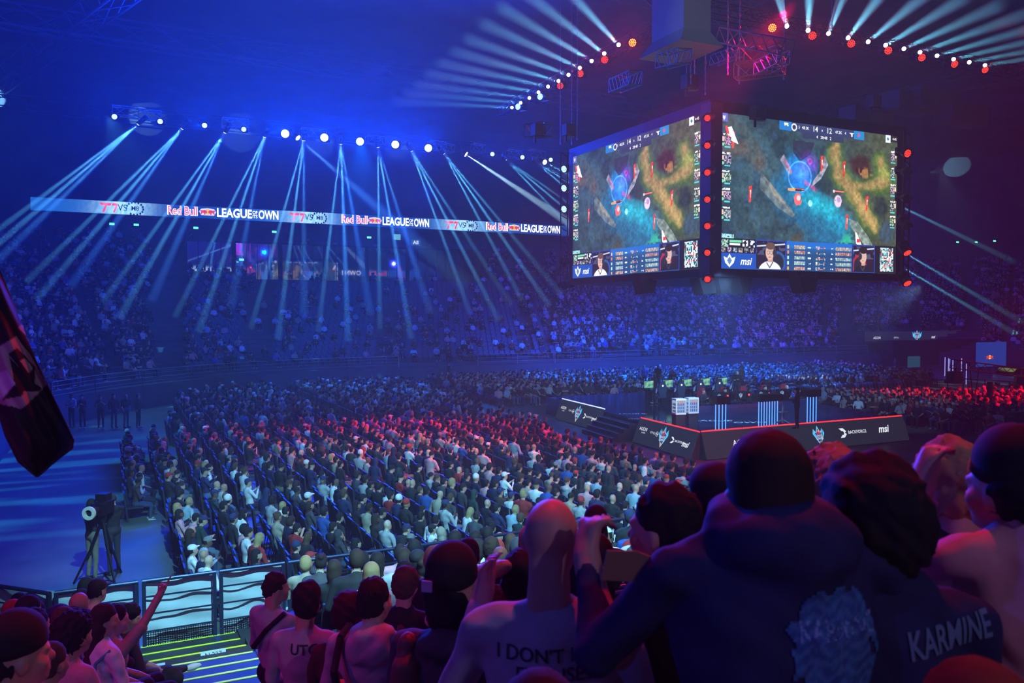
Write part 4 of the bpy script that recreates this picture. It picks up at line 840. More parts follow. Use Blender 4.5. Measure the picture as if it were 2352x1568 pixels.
# rigging above the cube
def duct(x0,x1,yb,D):
    a=atd(x0,yb,D);c=atd(x1,yb,D); root=empty('ventilation_duct',(0,0,0)); tag(root,'big square grey sheet metal duct hanging above the video cube','duct')
    m=mat('duct_metal',(.33,.35,.37),.5,.5); b=MB(); z=a.z; w=c.x-a.x; y=a.y
    b.box((a.x,y,z+.6),(c.x,y+2,31)); b.build('duct_body',m,root); b=MB(); b.quadbox([(a.x-.4,y-.35,z),(c.x+.35,y-.35,z),(c.x+.35,y+2.3,z),(a.x-.4,y+2.3,z),(a.x,y,z+.6),(c.x,y,z+.6),(c.x,y+2,z+.6),(a.x,y+2,z+.6)]); b.build('duct_hood',m,root)
    b=MB()
    for k in range(1,8): b.box((a.x-.03,y-.03,z+.6+k*1.2),(c.x+.03,y+.01,z+.68+k*1.2))
    b.build('duct_flange',m,root); return y
duct(1570,1657,100,31); spot((8,14,20),atd(1612,45,31),(.55,.7,.75),3000,12,.9)
for i,(x0,y0,x1,y1,D0,D1,w) in enumerate([(1412,198,1460,178,34,31,.5),(1520,142,1572,128,32,30,.5),(1660,82,1810,110,33,30,.55),(1700,130,1790,128,34,33,.7),(1690,165,1800,150,34,33,.6),(1640,140,1700,118,36,34,.4),(1745,158,1800,130,33,31,.5),(1215,302,1260,296,40,39,.6)]):
    truss(atd(x0,y0,D0),atd(x1,y1,D1),w,'rigging_truss',ORD[i]+' short grey lattice truss from the left hanging above the cube',m=mat('truss_grey',(.16,.17,.18),.45,.6),group='grey lattice trusses above the cube')
def chain(x,y0,y1,D,i):
    a=atd(x,y0,D);c=atd(x,y1,D); b=MB(); n=int((a.z-c.z)/.25)
    b.tube((a.x,a.y,c.z),(a.x,a.y,31),.022,n=4)
    for k in range(n): z=c.z+k*.25; b.ball((a.x,a.y,z),.05,5,3,(1,.5,1.6) if k%2 else (.5,1,1.6))
    o=b.build('hoist_chain',mat('chain_steel',(.3,.32,.35),.4,.7)); tag(o,'thin hoist chain, '+ORD[i]+' from the left, holding the cube rigging','chain','hoist chains above the video cube')
for i,(x,y0,y1,D) in enumerate([(1288,-20,330,44),(1314,-20,330,43),(1327,-20,320,42),(1578,-20,190,34),(1588,-20,190,33.5),(1597,-20,195,34.5),(1622,-20,215,34),(1673,-20,170,33),(1700,-20,190,34),(1801,120,180,33),(1912,-20,60,32)]): chain(x,y0,y1,D,i)
for i,(x,y,D) in enumerate(((1588,190,34),(1240,300,39),(1310,300,42),(2010,235,39),(1745,260,35))):
    p=atd(x,y,D); root=empty('chain_hoist',p); tag(root,['dark motor hoist on chains above the cube corner','dark hoist lit teal left of the cube','dark hoist at the top of the left ladder','dark hoist over the right part of the cube','dark hoist over the middle of the right screen'][i],'hoist')
    b=MB(); b.box((-.35,-.2,-.25),(.2,.25,.3)); b.build('motor_box',M_dark,root); b=MB(); b.tube((.1,0,.3),(.1,0,-.3),.18,n=12); b.tube((-.25,0,-.2),(-.25,0,-.6),.06,n=8); b.build('drum',M_black,root)
# long dark roof trusses and beams
for i,(p,q,w) in enumerate([((-30,70,28),(60,74,28),1.6),((-30,95,27),(110,97,27),1.4),((-20,45,29),(45,49,29),1.8),((-12,100,28),(12,30,28),1.5),((60,110,27),(75,40,28),1.6),((22,30,29),(100,34,29),1.6)]):
    truss(p,q,w,'ceiling_truss',ORD[i]+' big dark steel truss under the hall ceiling',mat('roof_steel',(.12,.12,.14),.6),'ceiling trusses',n=int((Vector(p)-Vector(q)).length/3))
for i,(x,y) in enumerate(((2110,235),(2160,228),(2230,262),(2010,270))):
    p=atd(x,y,48); b=MB(); b.box((-1.6,0,-.5),(1.6,1.2,.6)); o=b.build('roof_panel',mat('roof_panel_grey',(.18,.18,.2),.7),loc=p); tag(o,ORD[i]+' dark grey box panel hanging right of the cube','roof panel')
# ================================================================ ON THE STAGE
def chair_game(loc,rz,label,m,disc):
    root=empty('gaming_chair',loc,rz); tag(root,label,'gaming chair','gaming chairs on the stage')
    sh=[(-.2,.5),(-.27,.75),(-.30,1.0),(-.24,1.12),(-.19,1.2),(-.17,1.36),(.17,1.36),(.19,1.2),(.24,1.12),(.30,1.0),(.27,.75),(.2,.5)]
    b=MB(); b.prism([(x,-.30,z) for x,z in sh],(0,.09,0)); b.build('backrest',m,root)
    b=MB(); b.box((-.27,-.25,.42),(.27,.28,.52)); b.build('seat',m,root)
    for s in(1,-1): b=MB(); b.box((s*.31-.04,-.1,.64),(s*.31+.04,.2,.68)); b.box((s*.31-.02,0,.45),(s*.31+.02,.05,.65)); b.build('armrest',M_black,root)
    b=MB(); b.tube((0,0,.1),(0,0,.42),.035,n=8)
    for i in range(5): a=2*math.pi*i/5; b.tube((0,0,.12),(.32*math.cos(a),.32*math.sin(a),.06),.025,n=6)
    b.build('base',M_black,root)
    if disc: b=MB(); b.tube((0,-.30,1.1),(0,-.315,1.1),.055,n=14); b.build('back_badge',emat('badge_white',(.8,.9,1),1.3),root)
    return root
Mch=mat('chair_dark_blue',(.02,.035,.06),.5); Mchr=mat('chair_red',(.3,.012,.02),.5)
UA=37.9
gm=emat('game_picture',(.06,.30,.22),1.0)
for i,px in enumerate((1515,1558,1602,1645,1685)):
    v=atu(px,880,UA).x; chair_game((v,UA,ZS),0,'dark gaming chair with a glowing badge on the back row, '+ORD[i]+' from the left',Mch,True)
    o,t,h,a=place_person(VAR[3],(v,UA+.02,ZS-.02),0,100+i,1.0,top=1,acc=0); tag(o,'player in white jersey seated in the back row, '+ORD[i]+' from the left','person','players of the back row')
    root=empty('monitor',(v-.1,UA+.85,ZS+.75)); tag(root,'monitor with green game picture, '+ORD[i]+' from left on the back desk','monitor')
    b=MB(); b.box((-.36,0,.12),(.36,.04,.56)); b.tube((0,.05,.0),(0,.05,.3),.03,n=6); b.box((-.12,-.05,0),(.12,.14,.02)); b.build('casing',M_black,root)
    b=MB(); b.box((-.34,-.012,.14),(.34,-.002,.54)); b.build('display',noisy('game_pixels',(0,0,0),(0,0,0),5),root)
m=MATS['game_pixels']; nt=m.node_tree; cr=[n for n in nt.nodes if n.type=='VALTORGB'][0]; cr.color_ramp.elements[0].color=(.01,.12,.16,1); cr.color_ramp.elements[1].color=(.25,.6,.3,1); b_=nt.nodes['Principled BSDF']; nt.links.new(cr.outputs[0],b_.inputs['Emission Color']); b_.inputs['Emission Strength'].default_value=1.2
va_=atu(1490,880,UA+.9).x; vb_=atu(1700,880,UA+.9).x
b=MB(); b.box((va_,UA+.55,ZS+.70),(vb_,UA+1.3,ZS+.75)); b.box((va_,UA+1.2,ZS),(vb_,UA+1.28,ZS+.7)); tag(b.build('player_desk',M_gloss),'long dark desk of the back row of players','desk')
UBb=33.0
for i,px in enumerate((1619,1668,1714,1762,1806)):
    v=atu(px,896,UBb).x; chair_game((v,UBb,ZS),math.pi,'red gaming chair on the front row facing the camera, '+ORD[i]+' from the left',Mchr,False)
    o,t,h,a=place_person(VAR[[8,4,0,1,9][i]],(v,UBb-.02,ZS-.02),math.pi+.15,200+i,1.0,top=0,hair=0,acc=3,legs=0); tag(o,'player in black jersey facing the camera on the front row, '+ORD[i]+' from the left','person','players of the front row')
    root=empty('monitor',(v+.1,UBb-.95,ZS+.75)); tag(root,'monitor seen from behind, '+ORD[i]+' from left on the front desk','monitor')
    b=MB(); b.box((-.36,0,.06),(.36,.05,.5)); b.tube((0,.0,.0),(0,.0,.2),.03,n=6); b.box((-.12,-.1,0),(.12,.1,.02)); b.build('casing',M_black,root); crest(root,Matrix.Translation((.0,-.02,.28))@RXm,.15)
    b=MB(); b.tube((.5,-.04,.3),(.5,-.06,.3),.07,n=14); b.box((.40,-.03,.0),(.60,.4,.45)); b.cur=1; b.tube((.5,-.065,.3),(.5,-.075,.3),.05,n=14); b.build('computer_case',[M_black,emat('fan_red',(1,.03,.02),4)],root)
vb0=atu(1600,910,UBb-1).x; vb1=atu(1860,910,UBb-1).x
b=MB(); b.box((vb0,UBb-1.35,ZS+.70),(vb1,UBb-.6,ZS+.75)); tag(b.build('player_desk',M_gloss),'long dark desk of the front row of players','desk')
Mpan=mat('blue_glass_panel',(.006,.02,.06),.12,0,spec=.7); Mtub=emat('tube_blue',(.06,.25,1),2.2)
b=MB(); pts_=[]
for t in range(9): x=vb0-.3+(vb1-vb0+.4)*t/8; pts_.append((x,UBb-1.5-.25*math.sin(math.pi*t/8)))
for (a,c) in zip(pts_,pts_[1:]): b.quadbox([(a[0],a[1],ZS),(c[0],c[1],ZS),(c[0],c[1]+.04,ZS),(a[0],a[1]+.04,ZS),(a[0],a[1],ZS+.7),(c[0],c[1],ZS+.7),(c[0],c[1]+.04,ZS+.7),(a[0],a[1]+.04,ZS+.7)])
tag(b.build('desk_front_screen',Mpan),'curved dark blue glass front below the front row desk','desk panel')
for (x,y,h,n,lb) in ((1655,990,1.2,4,'left'),(1764,978,1.15,8,'middle'),(1864,974,1.3,4,'right')):
    p=atz(x,y,ZS); root=empty('light_tube_stand',p); tag(root,lb+' cluster of upright blue light tubes under a black counter top on the stage front','light tubes')
    w=.14*n
    for i in range(n): b=MB(); b.tube((-w/2+w*i/(n-1),0,0),(-w/2+w*i/(n-1),0,h),.022,n=6); b.build('light_tube',Mtub,root)
    b=MB(); b.box((-w/2-.1,-.2,h),(w/2+.1,.35,h+.32)); b.build('counter_top',M_black,root)
for (x,y,k) in ((1559,975,0),(1588,972,1)):
    p=atz(x,y,ZS); root=empty('drinks_cooler',p,-.2); tag(root,'glowing glass drinks cooler on a dark crate '+('nearest the stage corner' if k==0 else 'behind and right of the other cooler'),'drinks cooler')
    b=MB(); b.box((-.34,-.3,0),(.34,.3,.06)); b.box((-.34,-.3,.5),(.34,.3,.55))
    for sx in(-1,1):
        for sy in(-1,1): b.box((sx*.32-.02,sy*.28-.02,.05),(sx*.32+.02,sy*.28+.02,.5))
    b.box((-.3,-.26,.06),(.3,.26,.5)); b.build('crate',M_dark,root)
    b=MB(); root.scale=(.72,.72,.9); b.box((-.36,-.32,.55),(.36,.32,.62)); b.box((-.36,-.32,1.28),(.36,.32,1.36)); 
    for sx in(-1,1):
        for sy in(-1,1): b.box((sx*.34-.02,sy*.3-.02,.62),(sx*.34+.02,sy*.3+.02,1.28))
    b.build('frame',M_white,root)
    b=MB(); b.box((-.33,-.29,.62),(.33,.29,1.28)); b.build('lit_cabinet',emat('cooler_glow',(.5,.78,1),.55),root)
    for r_ in range(3):
        for c_ in range(4): b=MB(); b.tube((-.2+.13*c_,-.31,.66+.17*r_),(-.2+.13*c_,-.31,.78+.17*r_),.03,n=8); b.build('drink_can',mat('can_blue',(.02,.1,.4),.4),root)
        for c_ in range(3): b=MB(); b.tube((-.34,-.18+.15*c_,.66+.17*r_),(-.34,-.18+.15*c_,.78+.17*r_),.03,n=8); b.build('drink_can',mat('can_blue',(.02,.1,.4),.4),root)
    bull_logo(root,Matrix.Translation((0,-.32,1.2))@RXm,.09); text('RedBull',.12,Mtred,root,Matrix.Translation((0,-.32,1.11))@RXm,bold=.03)
point(atz(1559,975,ZS)+Vector((-.3,-.9,.9)),(.7,.9,1),25,.3)
def standing(x,y,z,yaw,label,v,**k):
    p=atz(x,y,z); o,_,_,_=place_person(SVAR[v],p,yaw,k.pop('seed',5),**k); tag(o,label,'person'); return o
standing(1830,984,ZS,.5,'cameraman in black standing at the pedestal camera on the stage front',1,top=0,hair=3,acc=0,sc=1.0)
standing(1703,912,ZS,.3,'tall man in grey t-shirt with headset standing behind the players',3,top=2,hair=4,sc=1.06)
standing(1693,921,ZS,2.2,'man in black polo with headset standing with folded arms between the player rows',0,top=0,hair=2)
standing(1511,898,.9,-1.2,'operator in black behind the back row of players on the left',4,top=0,skin=3)
standing(1541,893,.6,2.8,'camera operator in blue behind a camera back left of the stage',2,top=7)
standing(1480,893,.3,2.6,'operator in blue beside a lamp behind the left of the stage',5,top=7)
def pedestal(p,label,k=1.0,rz=0):
    root=empty('studio_camera',p,rz); tag(root,label,'camera')
    b=MB(); b.tube((0,0,.12),(0,0,1.1),.07*k,.05*k,n=12); b.tube((0,0,.6),(0,0,.66),.28,n=20)
    for i in range(3): a=2*math.pi*i/3+.5; b.tube((0,0,.25),(.5*math.cos(a),.5*math.sin(a),.06),.04,n=8); b.ball((.5*math.cos(a),.5*math.sin(a),.06),.06,8,5)
    b.build('pedestal',mat('pedestal_grey',(.2,.22,.24),.4,.5),root)
    b=MB(); b.box((-.12,-.3,1.15),(.12,.25,1.42)); b.box((-.05,-.35,1.42),(.1,-.1,1.6)); b.tube((.15,-.3,1.15),(.3,-.7,1.0),.015,n=6); b.build('camera_body',M_black,root)
    b=MB(); b.tube((0,.25,1.28),(0,.62,1.28),.1,.13,n=16); b.build('lens',M_black,root); return root
pedestal(atz(1798,976,ZS),'pedestal studio camera on the stage front beside the cameraman',rz=.3); pedestal(atz(1763,940,ZS),'dark studio camera behind the light tubes on the stage',rz=2.5)
pedestal(atz(1548,900,.3),'studio camera behind the back row of players',rz=2.6)
b=MB(); p=atz(1503,955,ZS); b.box((p.x-.04,p.y-.04,ZS),(p.x+.04,p.y+.04,ZS+2.1)); tag(b.build('glass_post',M_black),'tall black post left of the back row gaming chairs','post')
# ================================================================ NEAR RAILING AND GATE
Z1=1.0; HR=1.12; YR=13.6
def nearrail(a,c,label,banner=True,mesh=True,seed=0):
    a=Vector(a);c=Vector(c);d=c-a;L=d.length; mw=frame_m(a,d,(0,0,1)); root=empty('barrier_panel'); root.matrix_local=mw; tag(root,label,'barrier')
    # local x along, y up, z toward the floor side
    b=MB(); b.tube((0,HR,0),(L,HR,0),.032,n=10); b.build('top_rail',M_rail,root)
    b=MB()
    for h in(.30*HR,.54*HR,.78*HR): b.tube((0,h,0),(L,h,0),.014,n=6)
    b.box((0,.0,-.02),(L,.04,.02)); b.build('rail_bar',M_rail,root)
    for x in(.02,L-.02): b=MB(); b.box((x-.028,-.04,-.028),(x+.028,HR,.028)); b.build('post',M_rail,root)
    nb=False
    if banner:
        V=[];r=random.Random(seed);nx,ny=40,16
        for i in range(nx+1):
            for j in range(ny+1):
                x=L*i/nx; y=.02+(HR-.05)*j/ny; s=(1-j/ny); V.append((x,y-(.05*math.sin(x*3+seed)*0 if j<ny else .02*math.sin(x*5)),-.09+.03*math.sin(x*9+seed+2*s)+.04*s*math.sin(x*17+3*math.sin(x*3+seed))+.015*math.sin(y*20+x*4)))
        idx=np.arange((nx+1)*(ny+1)).reshape(nx+1,ny+1); Q=np.stack([idx[:-1,:-1],idx[1:,:-1],idx[1:,1:],idx[:-1,1:]],-1).reshape(-1,4)
        link('cloth_banner',fmesh('cloth_banner',np.array(V),Q,[mat('banner_cloth',(.40,.43,.46),.8)]),root)
    if mesh:
        b=MB(); st=.034
        x=0
        hh=.30*HR
        n=int(L/st)
        for i in range(n): b.box((i*st,.04,.012),(i*st+.011,hh,.016))
        for j in range(int(hh/st)): b.box((0,.04+j*st,.012),(L,.04+j*st+.011,.016))
        b.build('wire_mesh',M_black,root)
    return root
xs=[]
def rv(px,py): # rail position from the photographed post
    return atu(px,py,YR).x
cornerL=Vector((rv(120,1362),YR,Z1))
posts=[120,322,500,658,830,962,1100,1204,1330,1440,1560,1700,1850,2010,2180,2352]
P_=[Vector((atu(px,1345-(px-322)*.134,YR).x,YR,Z1)) for px in posts]
nearrail(P_[0]+Vector((-1.6,1.6,0)),P_[0]-Vector((.03,0,0)),'white cloth covered barrier panel at the far left corner of the near terrace',True,True,4)
for i in range(len(P_)-1):
    a,c=P_[i]+Vector((.03,0,0)),P_[i+1]-Vector((.03,0,0))
    nearrail(a,c,['white cloth covered barrier panel left of the aisle gate','aisle gate panel with white cloth over wire mesh at the foot of the steps','white cloth covered barrier panel right of the aisle gate'][i] if i<3 else 'open barrier panel before the floor crowd, '+ORD[i-3]+' to the right of the cloth covered ones',i<3,i<3,i)
# ================================================================ SPECTATORS
def chair_mesh():
    b=MB(); b.box((-.22,-.19,.40),(.22,.24,.46)); b.quadbox([(-.22,-.20,.46),(.22,-.20,.46),(.22,-.16,.46),(-.22,-.16,.46),(-.22,-.30,.88),(.22,-.30,.88),(.22,-.25,.88),(-.22,-.25,.88)])
    for x in(-.2,.2): b.tube((x,-.24,0),(x,-.18,.46),.014,n=4); b.tube((x,.24,0),(x,.14,.42),.014,n=4)
    b.cur=1; b.tube((-.22,-.29,.885),(.22,-.29,.885),.014,n=5)
    return b
CHm=[mat('chair_cloth',(.012,.014,.03),.6),mat('chair_tube_blue',(.03,.07,.28),.35,.5)]
CHAIR=chair_mesh().mesh('folding_chair',CHm)
floorp=[]   # (x,y,z,yaw,seed,block)
def jit(a): return R.uniform(-a,a)
# left block, rows run along Y and face +X
for k in range(23):
    v=.6+1.04*k
    for i in range(80):
        u=14.9+.60*i
        if u<17.3-.2*v: continue
        if k==0 and not(26.5<u<38.5): continue
        if k in(1,) and 39<u<49: continue
        if k<3 and u>45: continue
        if k<4 and u>56: continue
        if v>17.4+max(u-25,0)*.1: continue
        if u>63.5-.0*k: continue
        if 25.2<u<26.6 and k<14 or 39.2<u<40.9: continue
        if abs(v-11.3)<.5 and u>41: continue
        if (v-22.5)**2+(u-41.5)**2>24.6**2 and u>41.5: continue
        if R.random()<.07: continue
        floorp.append((v+jit(.06),u+jit(.05),0,-math.pi/2+.3+jit(.25),R.randrange(10**6),'A'))
for k in range(4):
    u=14.9+.93*k
    for i in range(44):
        v=18.2+.56*i
        if R.random()<.12: continue
        floorp.append((v+jit(.05),u+jit(.06),0,jit(.3)+.15,R.randrange(10**6),'F'))
for k in range(17):
    u=47.6+.95*k
    for i in range(80):
        v=23.2+.56*i
        if v>64+.3*k or (36.2<v<37.3): continue
        if v<31 and u<49: continue
        if R.random()<.06: continue
        floorp.append((v+jit(.05),u+jit(.06),0,math.pi+jit(.3),R.randrange(10**6),'B'))
for k in range(20):
    v=39.6+.95*k
    for i in range(40):
        u=26.5+.56*i+.35*k*.0
        if v<41.4 and u>36: continue
        if u>41.0-(v-39)*.36 or u<26.5: continue
        if R.random()<.08: continue
        floorp.append((v+.27*(u-27)*.0+jit(.06),u+jit(.05),0,math.pi/2+.2+jit(.3),R.randrange(10**6),'C'))
# near terrace rows
nearp=[]
for k in range(2,22):
    u=13.6-.85*k-.42; 
    if u<2.0: break
    z=zrow(u-.42+.0)
    for i in range(60):
        v=-6.4+.55*i
        if -.05<v<2.05: continue
        D=depth((v,u)); pr=proj((v,u,z+1.2))
        if pr is None or D<4.9: continue
        x,y,_=pr
        if not(-60<x<2420): continue
        if x<330 and D<6.4: continue
        if x>1440 and D<8.5: continue
        if R.random()<.08: continue
        nearp.append((v+jit(.05),u+jit(.05),z,-.55+jit(.3) if v>0 else -.8+jit(.3),R.randrange(10**6),'N'))
def infr(p,zz=1.0,mx=60):
    q=proj((p[0],p[1],p[2]+zz)); return q is not None and -mx<q[0]<2352+mx and -mx<q[1]<1568+2*mx
floorp=[p for p in floorp if infr(p)]; nearp=[p for p in nearp if infr(p)]
floorp.sort(key=lambda p:depth(p))
NI=265-len(nearp)
ind=floorp[:NI]; rest=floorp[NI:]
print('near',len(nearp),'floor',len(floorp),'individual',len(ind))
BLK={'A':'in the floor block left of the stage','F':'in the rows before the stage front','B':'behind the stage','C':'right of the stage','N':'on the near terrace'}
seen={}
NUM=lambda n: (['','first','second','third','fourth','fifth','sixth','seventh','eighth','ninth','tenth','eleventh','twelfth','thirteenth','fourteenth','fifteenth','sixteenth','seventeenth','eighteenth','nineteenth','twentieth']+['twenty-'+w for w in('first','second','third','fourth','fifth','sixth','seventh','eighth','ninth')]+['thirtieth']+['thirty-'+w for w in('first','second','third','fourth','fifth','sixth','seventh','eighth','ninth')])[n]
def vinfo(vi): return HT[HAIRS[(vi*5+vi//12)%12]],PT[POSES[vi%12]]
rows={}
def rowkey(p):
    return (p[5],round((p[0]-.6)/1.04)) if p[5] in 'AC' else (p[5],round(p[1]/.85*1.0))
for p in nearp+ind: rows.setdefault(rowkey(p),[]).append(p)
order={}
for b_ in 'AFCBN':
    ks=sorted(k for k in rows if k[0]==b_)
    if b_ in 'FN': ks=sorted(ks,key=lambda k:-k[1]) if b_=='N' else ks
    for n,k in enumerate(ks):
        ms=sorted(rows[k],key=lambda p:(p[1] if b_ in 'AC' else p[0]))
        for m_,p in enumerate(ms): order[id(p)]=(n+1,m_+1)
RWD={'A':'%s row left of the stage','F':'%s row before the stage','C':'%s row right of the stage','B':'%s row behind the stage','N':'%s row above the railing'}
def plab(p,vi,tn,hn,an):
    ht,pt=vinfo(vi); n,m_=order[id(p)]
    hs={'a cap':an+' cap','a knit beanie':an+' beanie','a shaved head':'shaved head','the hood up':'hood up','a hood worn down':'lowered hood','hair in a bun':hn+' bun','short hair':'short '+hn+' hair','curly hair':'curly '+hn+' hair','long hair':'long '+hn+' hair'}[ht]
    return 'person in %s, %s, %s, %s seat'%(tn,hs,RWD[p[5]]%NUM(n),NUM(min(m_,39)))
for p in nearp+ind:
    vi=p[4]%NV; sc=.94+.1*((p[4]//31)%10)/10
    o,tn,hn,an=place_person(VAR[vi],(p[0],p[1],p[2]),p[3],p[4],sc); tag(o,plab(p,vi,tn,hn,an),'person','seated spectators on the near terrace' if p[5]=='N' else 'seated spectators on the floor')
    n,m_=order[id(p)]
    if p[5]!='N' or True:
        c=link('folding_chair',CHAIR); byaw={'A':-math.pi/2,'F':0,'B':math.pi,'C':math.pi/2,'N':0}[p[5]]
        c.location=(p[0],p[1],p[2]); c.rotation_euler=(0,0,byaw+(p[3]-byaw)*.0); tag(c,'folding chair under a '+tn+' dressed person, '+RWD[p[5]]%NUM(n)+', '+NUM(min(m_,39))+' seat','chair','folding chairs under the spectators')
# chairs and people that nobody could count
far=[p for p in rest]
lvA=lowvar(.034,.0,14); lvB=lowvar(.06,.012,12); 
L1=[p[:5] for p in far if depth(p)<44]; L2=[p[:5] for p in far if depth(p)>=44]
# far terrace people and seats
terr=[]; seats=[]
for j in range(1,NR):
    for (x,y,yaw) in along(.55,j*RD+.42):
        z=terrace_z(j); q=proj((x,y,z+1.0))
        if q is None: continue
        px,py,D=q
        if not(-20<px<2372): continue
        yw=yaw+math.pi*0
        r=R.random(); inb=(y+.5>87.5 and x0-1<x<x1+1) if True else False
        if inb: continue
        aisle=(int(px+ (py-700)*.12)%210)<16 if px>1250 else False
        if px<345: d=.6 if py>600 else .35
        elif px<425: continue
        elif px<560: d=.30
        elif px<650: d=.18 if py>800 else .05
        elif px<1250: d=.26 if py>700 else .12
        else: d=.88
        if px<345 and abs(px-(150+(py-600)*.5))<14: continue
        if px>1250 and (py<545 or (py>795 and px>1380)): continue
        if py<520: continue
        if 1955<px<2225 and py>742: continue
        if 1925<px+(py-700)*.1<1962 or (2215<px-(py-700)*.1<2248): continue
        if aisle: continue
        if j==NR-1: continue
        if r<d: terr.append((x,y,z,yw+jit(.3),R.randrange(10**6)))
        elif 425<px<1340 and py>640:
            if not((560<px<632 and 640<py<820) or (860<px<930 and 690<py<830) or (1190<px<1225)): seats.append((x,y,z,yw,D))
print('terrace people',len(terr),'seats',len(seats))
cr_=crowd('crowd',[(lvA,L1),(lvB,L2+terr)]); tag(cr_,'dense seated crowd filling the far floor rows and the far terraces','crowd','seated crowd',kind='stuff')
Mseat=mat('seat_shell',(.05,.07,.13),.5)
def seat_mb(b,x=0,y=0,z=0,yaw=0):
    c,s=math.cos(yaw),math.sin(yaw)
    def T(p): return (p[0]*c-p[1]*s+x,p[0]*s+p[1]*c+y,p[2]+z)
    b.quadbox([T(p) for p in((-.22,-.12,.42),(.22,-.12,.42),(.22,-.06,.42),(-.22,-.06,.42),(-.22,-.24,.86),(.22,-.24,.86),(.22,-.2,.86),(-.22,-.2,.86))])
    b.quadbox([T(p) for p in((-.21,-.06,.40),(.21,-.06,.40),(.21,.12,.42),(-.21,.12,.42),(-.21,-.04,.45),(.21,-.04,.45),(.21,.10,.60),(-.21,.10,.60))])
    b.quadbox([T(p) for p in((-.05,-.12,0),(.05,-.12,0),(.05,-.05,0),(-.05,-.05,0),(-.05,-.12,.42),(.05,-.12,.42),(.05,-.05,.42),(-.05,-.05,.42))])
    return b
sm=seat_mb(MB()).mesh('stadium_seat',[Mseat]); seats.sort(key=lambda s:s[4])
for i,(x,y,z,yw,D) in enumerate(seats[:280]):
    o=link('stadium_seat',sm); o.location=(x,y,z); o.rotation_euler=(0,0,yw); tag(o,'empty blue tip-up seat in the lowest rows of the far left terrace','seat','empty seats in the front rows of the far terrace')
b=MB()
for s in seats[280:]: seat_mb(b,*s[:4])
tag(b.build('seat_rows',Mseat),'rows of empty blue tip-up seats higher on the far terrace','seats','empty seats higher on the far terrace',kind='stuff')
b=MB()
for p in rest:
    byaw={'A':-math.pi/2,'F':0,'B':math.pi,'C':math.pi/2}[p[5]]; c,s=math.cos(byaw),math.sin(byaw)
    T=lambda q: (q[0]*c-q[1]*s+p[0],q[0]*s+q[1]*c+p[1],q[2])
    b.cur=0; b.quadbox([T(q) for q in((-.22,-.20,.40),(.22,-.20,.40),(.22,.24,.40),(-.22,.24,.40),(-.22,-.20,.46),(.22,-.20,.46),(.22,.24,.46),(-.22,.24,.46))])
    b.quadbox([T(q) for q in((-.22,-.20,.0),(.22,-.20,.0),(.22,-.16,.0),(-.22,-.16,.0),(-.22,-.30,.88),(.22,-.30,.88),(.22,-.25,.88),(-.22,-.25,.88))])
    if depth(p)<58: b.cur=1; b.quadbox([T(q) for q in((-.22,-.31,.87),(.22,-.31,.87),(.22,-.28,.87),(-.22,-.28,.87),(-.22,-.31,.90),(.22,-.31,.90),(.22,-.28,.90),(-.22,-.28,.90))])
tag(b.build('chair_rows',CHm),'rows of dark chairs under the farther floor crowd','chairs','farther floor chairs',kind='stuff')
# stair treads of the far terrace
# camera crew and standing people
standing(213,1330,0,-.9,'cameraman in black with a cap standing left of the tripod camera on the floor',1,top=0,hair=3,skin=3,sc=1.03,acc=0)
standing(262,1318,0,.6,'camera assistant in black with headphones standing behind the tripod camera',0,top=0,hair=1,sc=1.04,skin=1)
tp=atz(238,1335,0); root=empty('tripod_camera',tp,-.6); tag(root,'large broadcast camera on a tall tripod on the left of the floor','camera')
for i in range(3):
    a=2*math.pi*i/3+.4; b=MB(); b.tube((0,0,1.45),(.25*math.cos(a),.25*math.sin(a),.8),.04,n=6); b.tube((.2*math.cos(a),.2*math.sin(a),.9),(.62*math.cos(a),.62*math.sin(a),.02),.028,n=6); b.build('leg',M_black,root)
b=MB()
for i in range(3): a=2*math.pi*i/3+.4; c=a+2*math.pi/3; b.tube((.5*math.cos(a),.5*math.sin(a),.12),(.5*math.cos(c),.5*math.sin(c),.12),.015,n=5)
b.build('spreader',M_black,root); b=MB(); b.tube((0,0,1.4),(0,0,1.58),.09,n=10); b.build('tripod_head',M_black,root)
b=MB(); b.box((-.13,-.28,1.58),(.13,.25,1.86)); b.box((-.06,-.3,1.86),(.2,-.05,2.02)); b.tube((.12,-.28,1.6),(.35,-.75,1.35),.015,n=5); b.build('camera_body',M_black,root)
b=MB(); b.tube((0,.25,1.72),(0,.5,1.72),.11,n=18); b.build('lens',M_black,root)
b=MB(); N=22
for i in range(N):
    a0=2*math.pi*i/N;a1=2*math.pi*(i+1)/N; b.quadbox([(.15*math.cos(a0),.5,1.72+.15*math.sin(a0)),(.15*math.cos(a1),.5,1.72+.15*math.sin(a1)),(.15*math.cos(a1),.56,1.72+.15*math.sin(a1)),(.15*math.cos(a0),.56,1.72+.15*math.sin(a0)),(.08*math.cos(a0),.5,1.72+.08*math.sin(a0)),(.08*math.cos(a1),.5,1.72+.08*math.sin(a1)),(.08*math.cos(a1),.56,1.72+.08*math.sin(a1)),(.08*math.cos(a0),.56,1.72+.08*math.sin(a0))])
b.build('lens_ring',mat('lens_ring_beige',(.6,.55,.45),.6),root); root.rotation_euler=(0,0,math.radians(150))
for i,(x,y,t,v) in enumerate([(165,982,6,0),(190,984,2,1),(232,985,2,2),(262,982,11,3),(290,982,0,4),(318,982,0,5),(738,918,0,1),(1030,880,0,2),(1335,858,7,3),(2055,862,8,0)]):
    standing(x,y,0,2.6+.3*i,('person in %s standing at the foot of the left terrace, '%TOPS[t][0]+ORD[i]+' from the left') if i<6 else 'standing person in %s behind the floor crowd, '%TOPS[t][0]+ORD[i-6]+' from the left',v,top=t,seed=i)
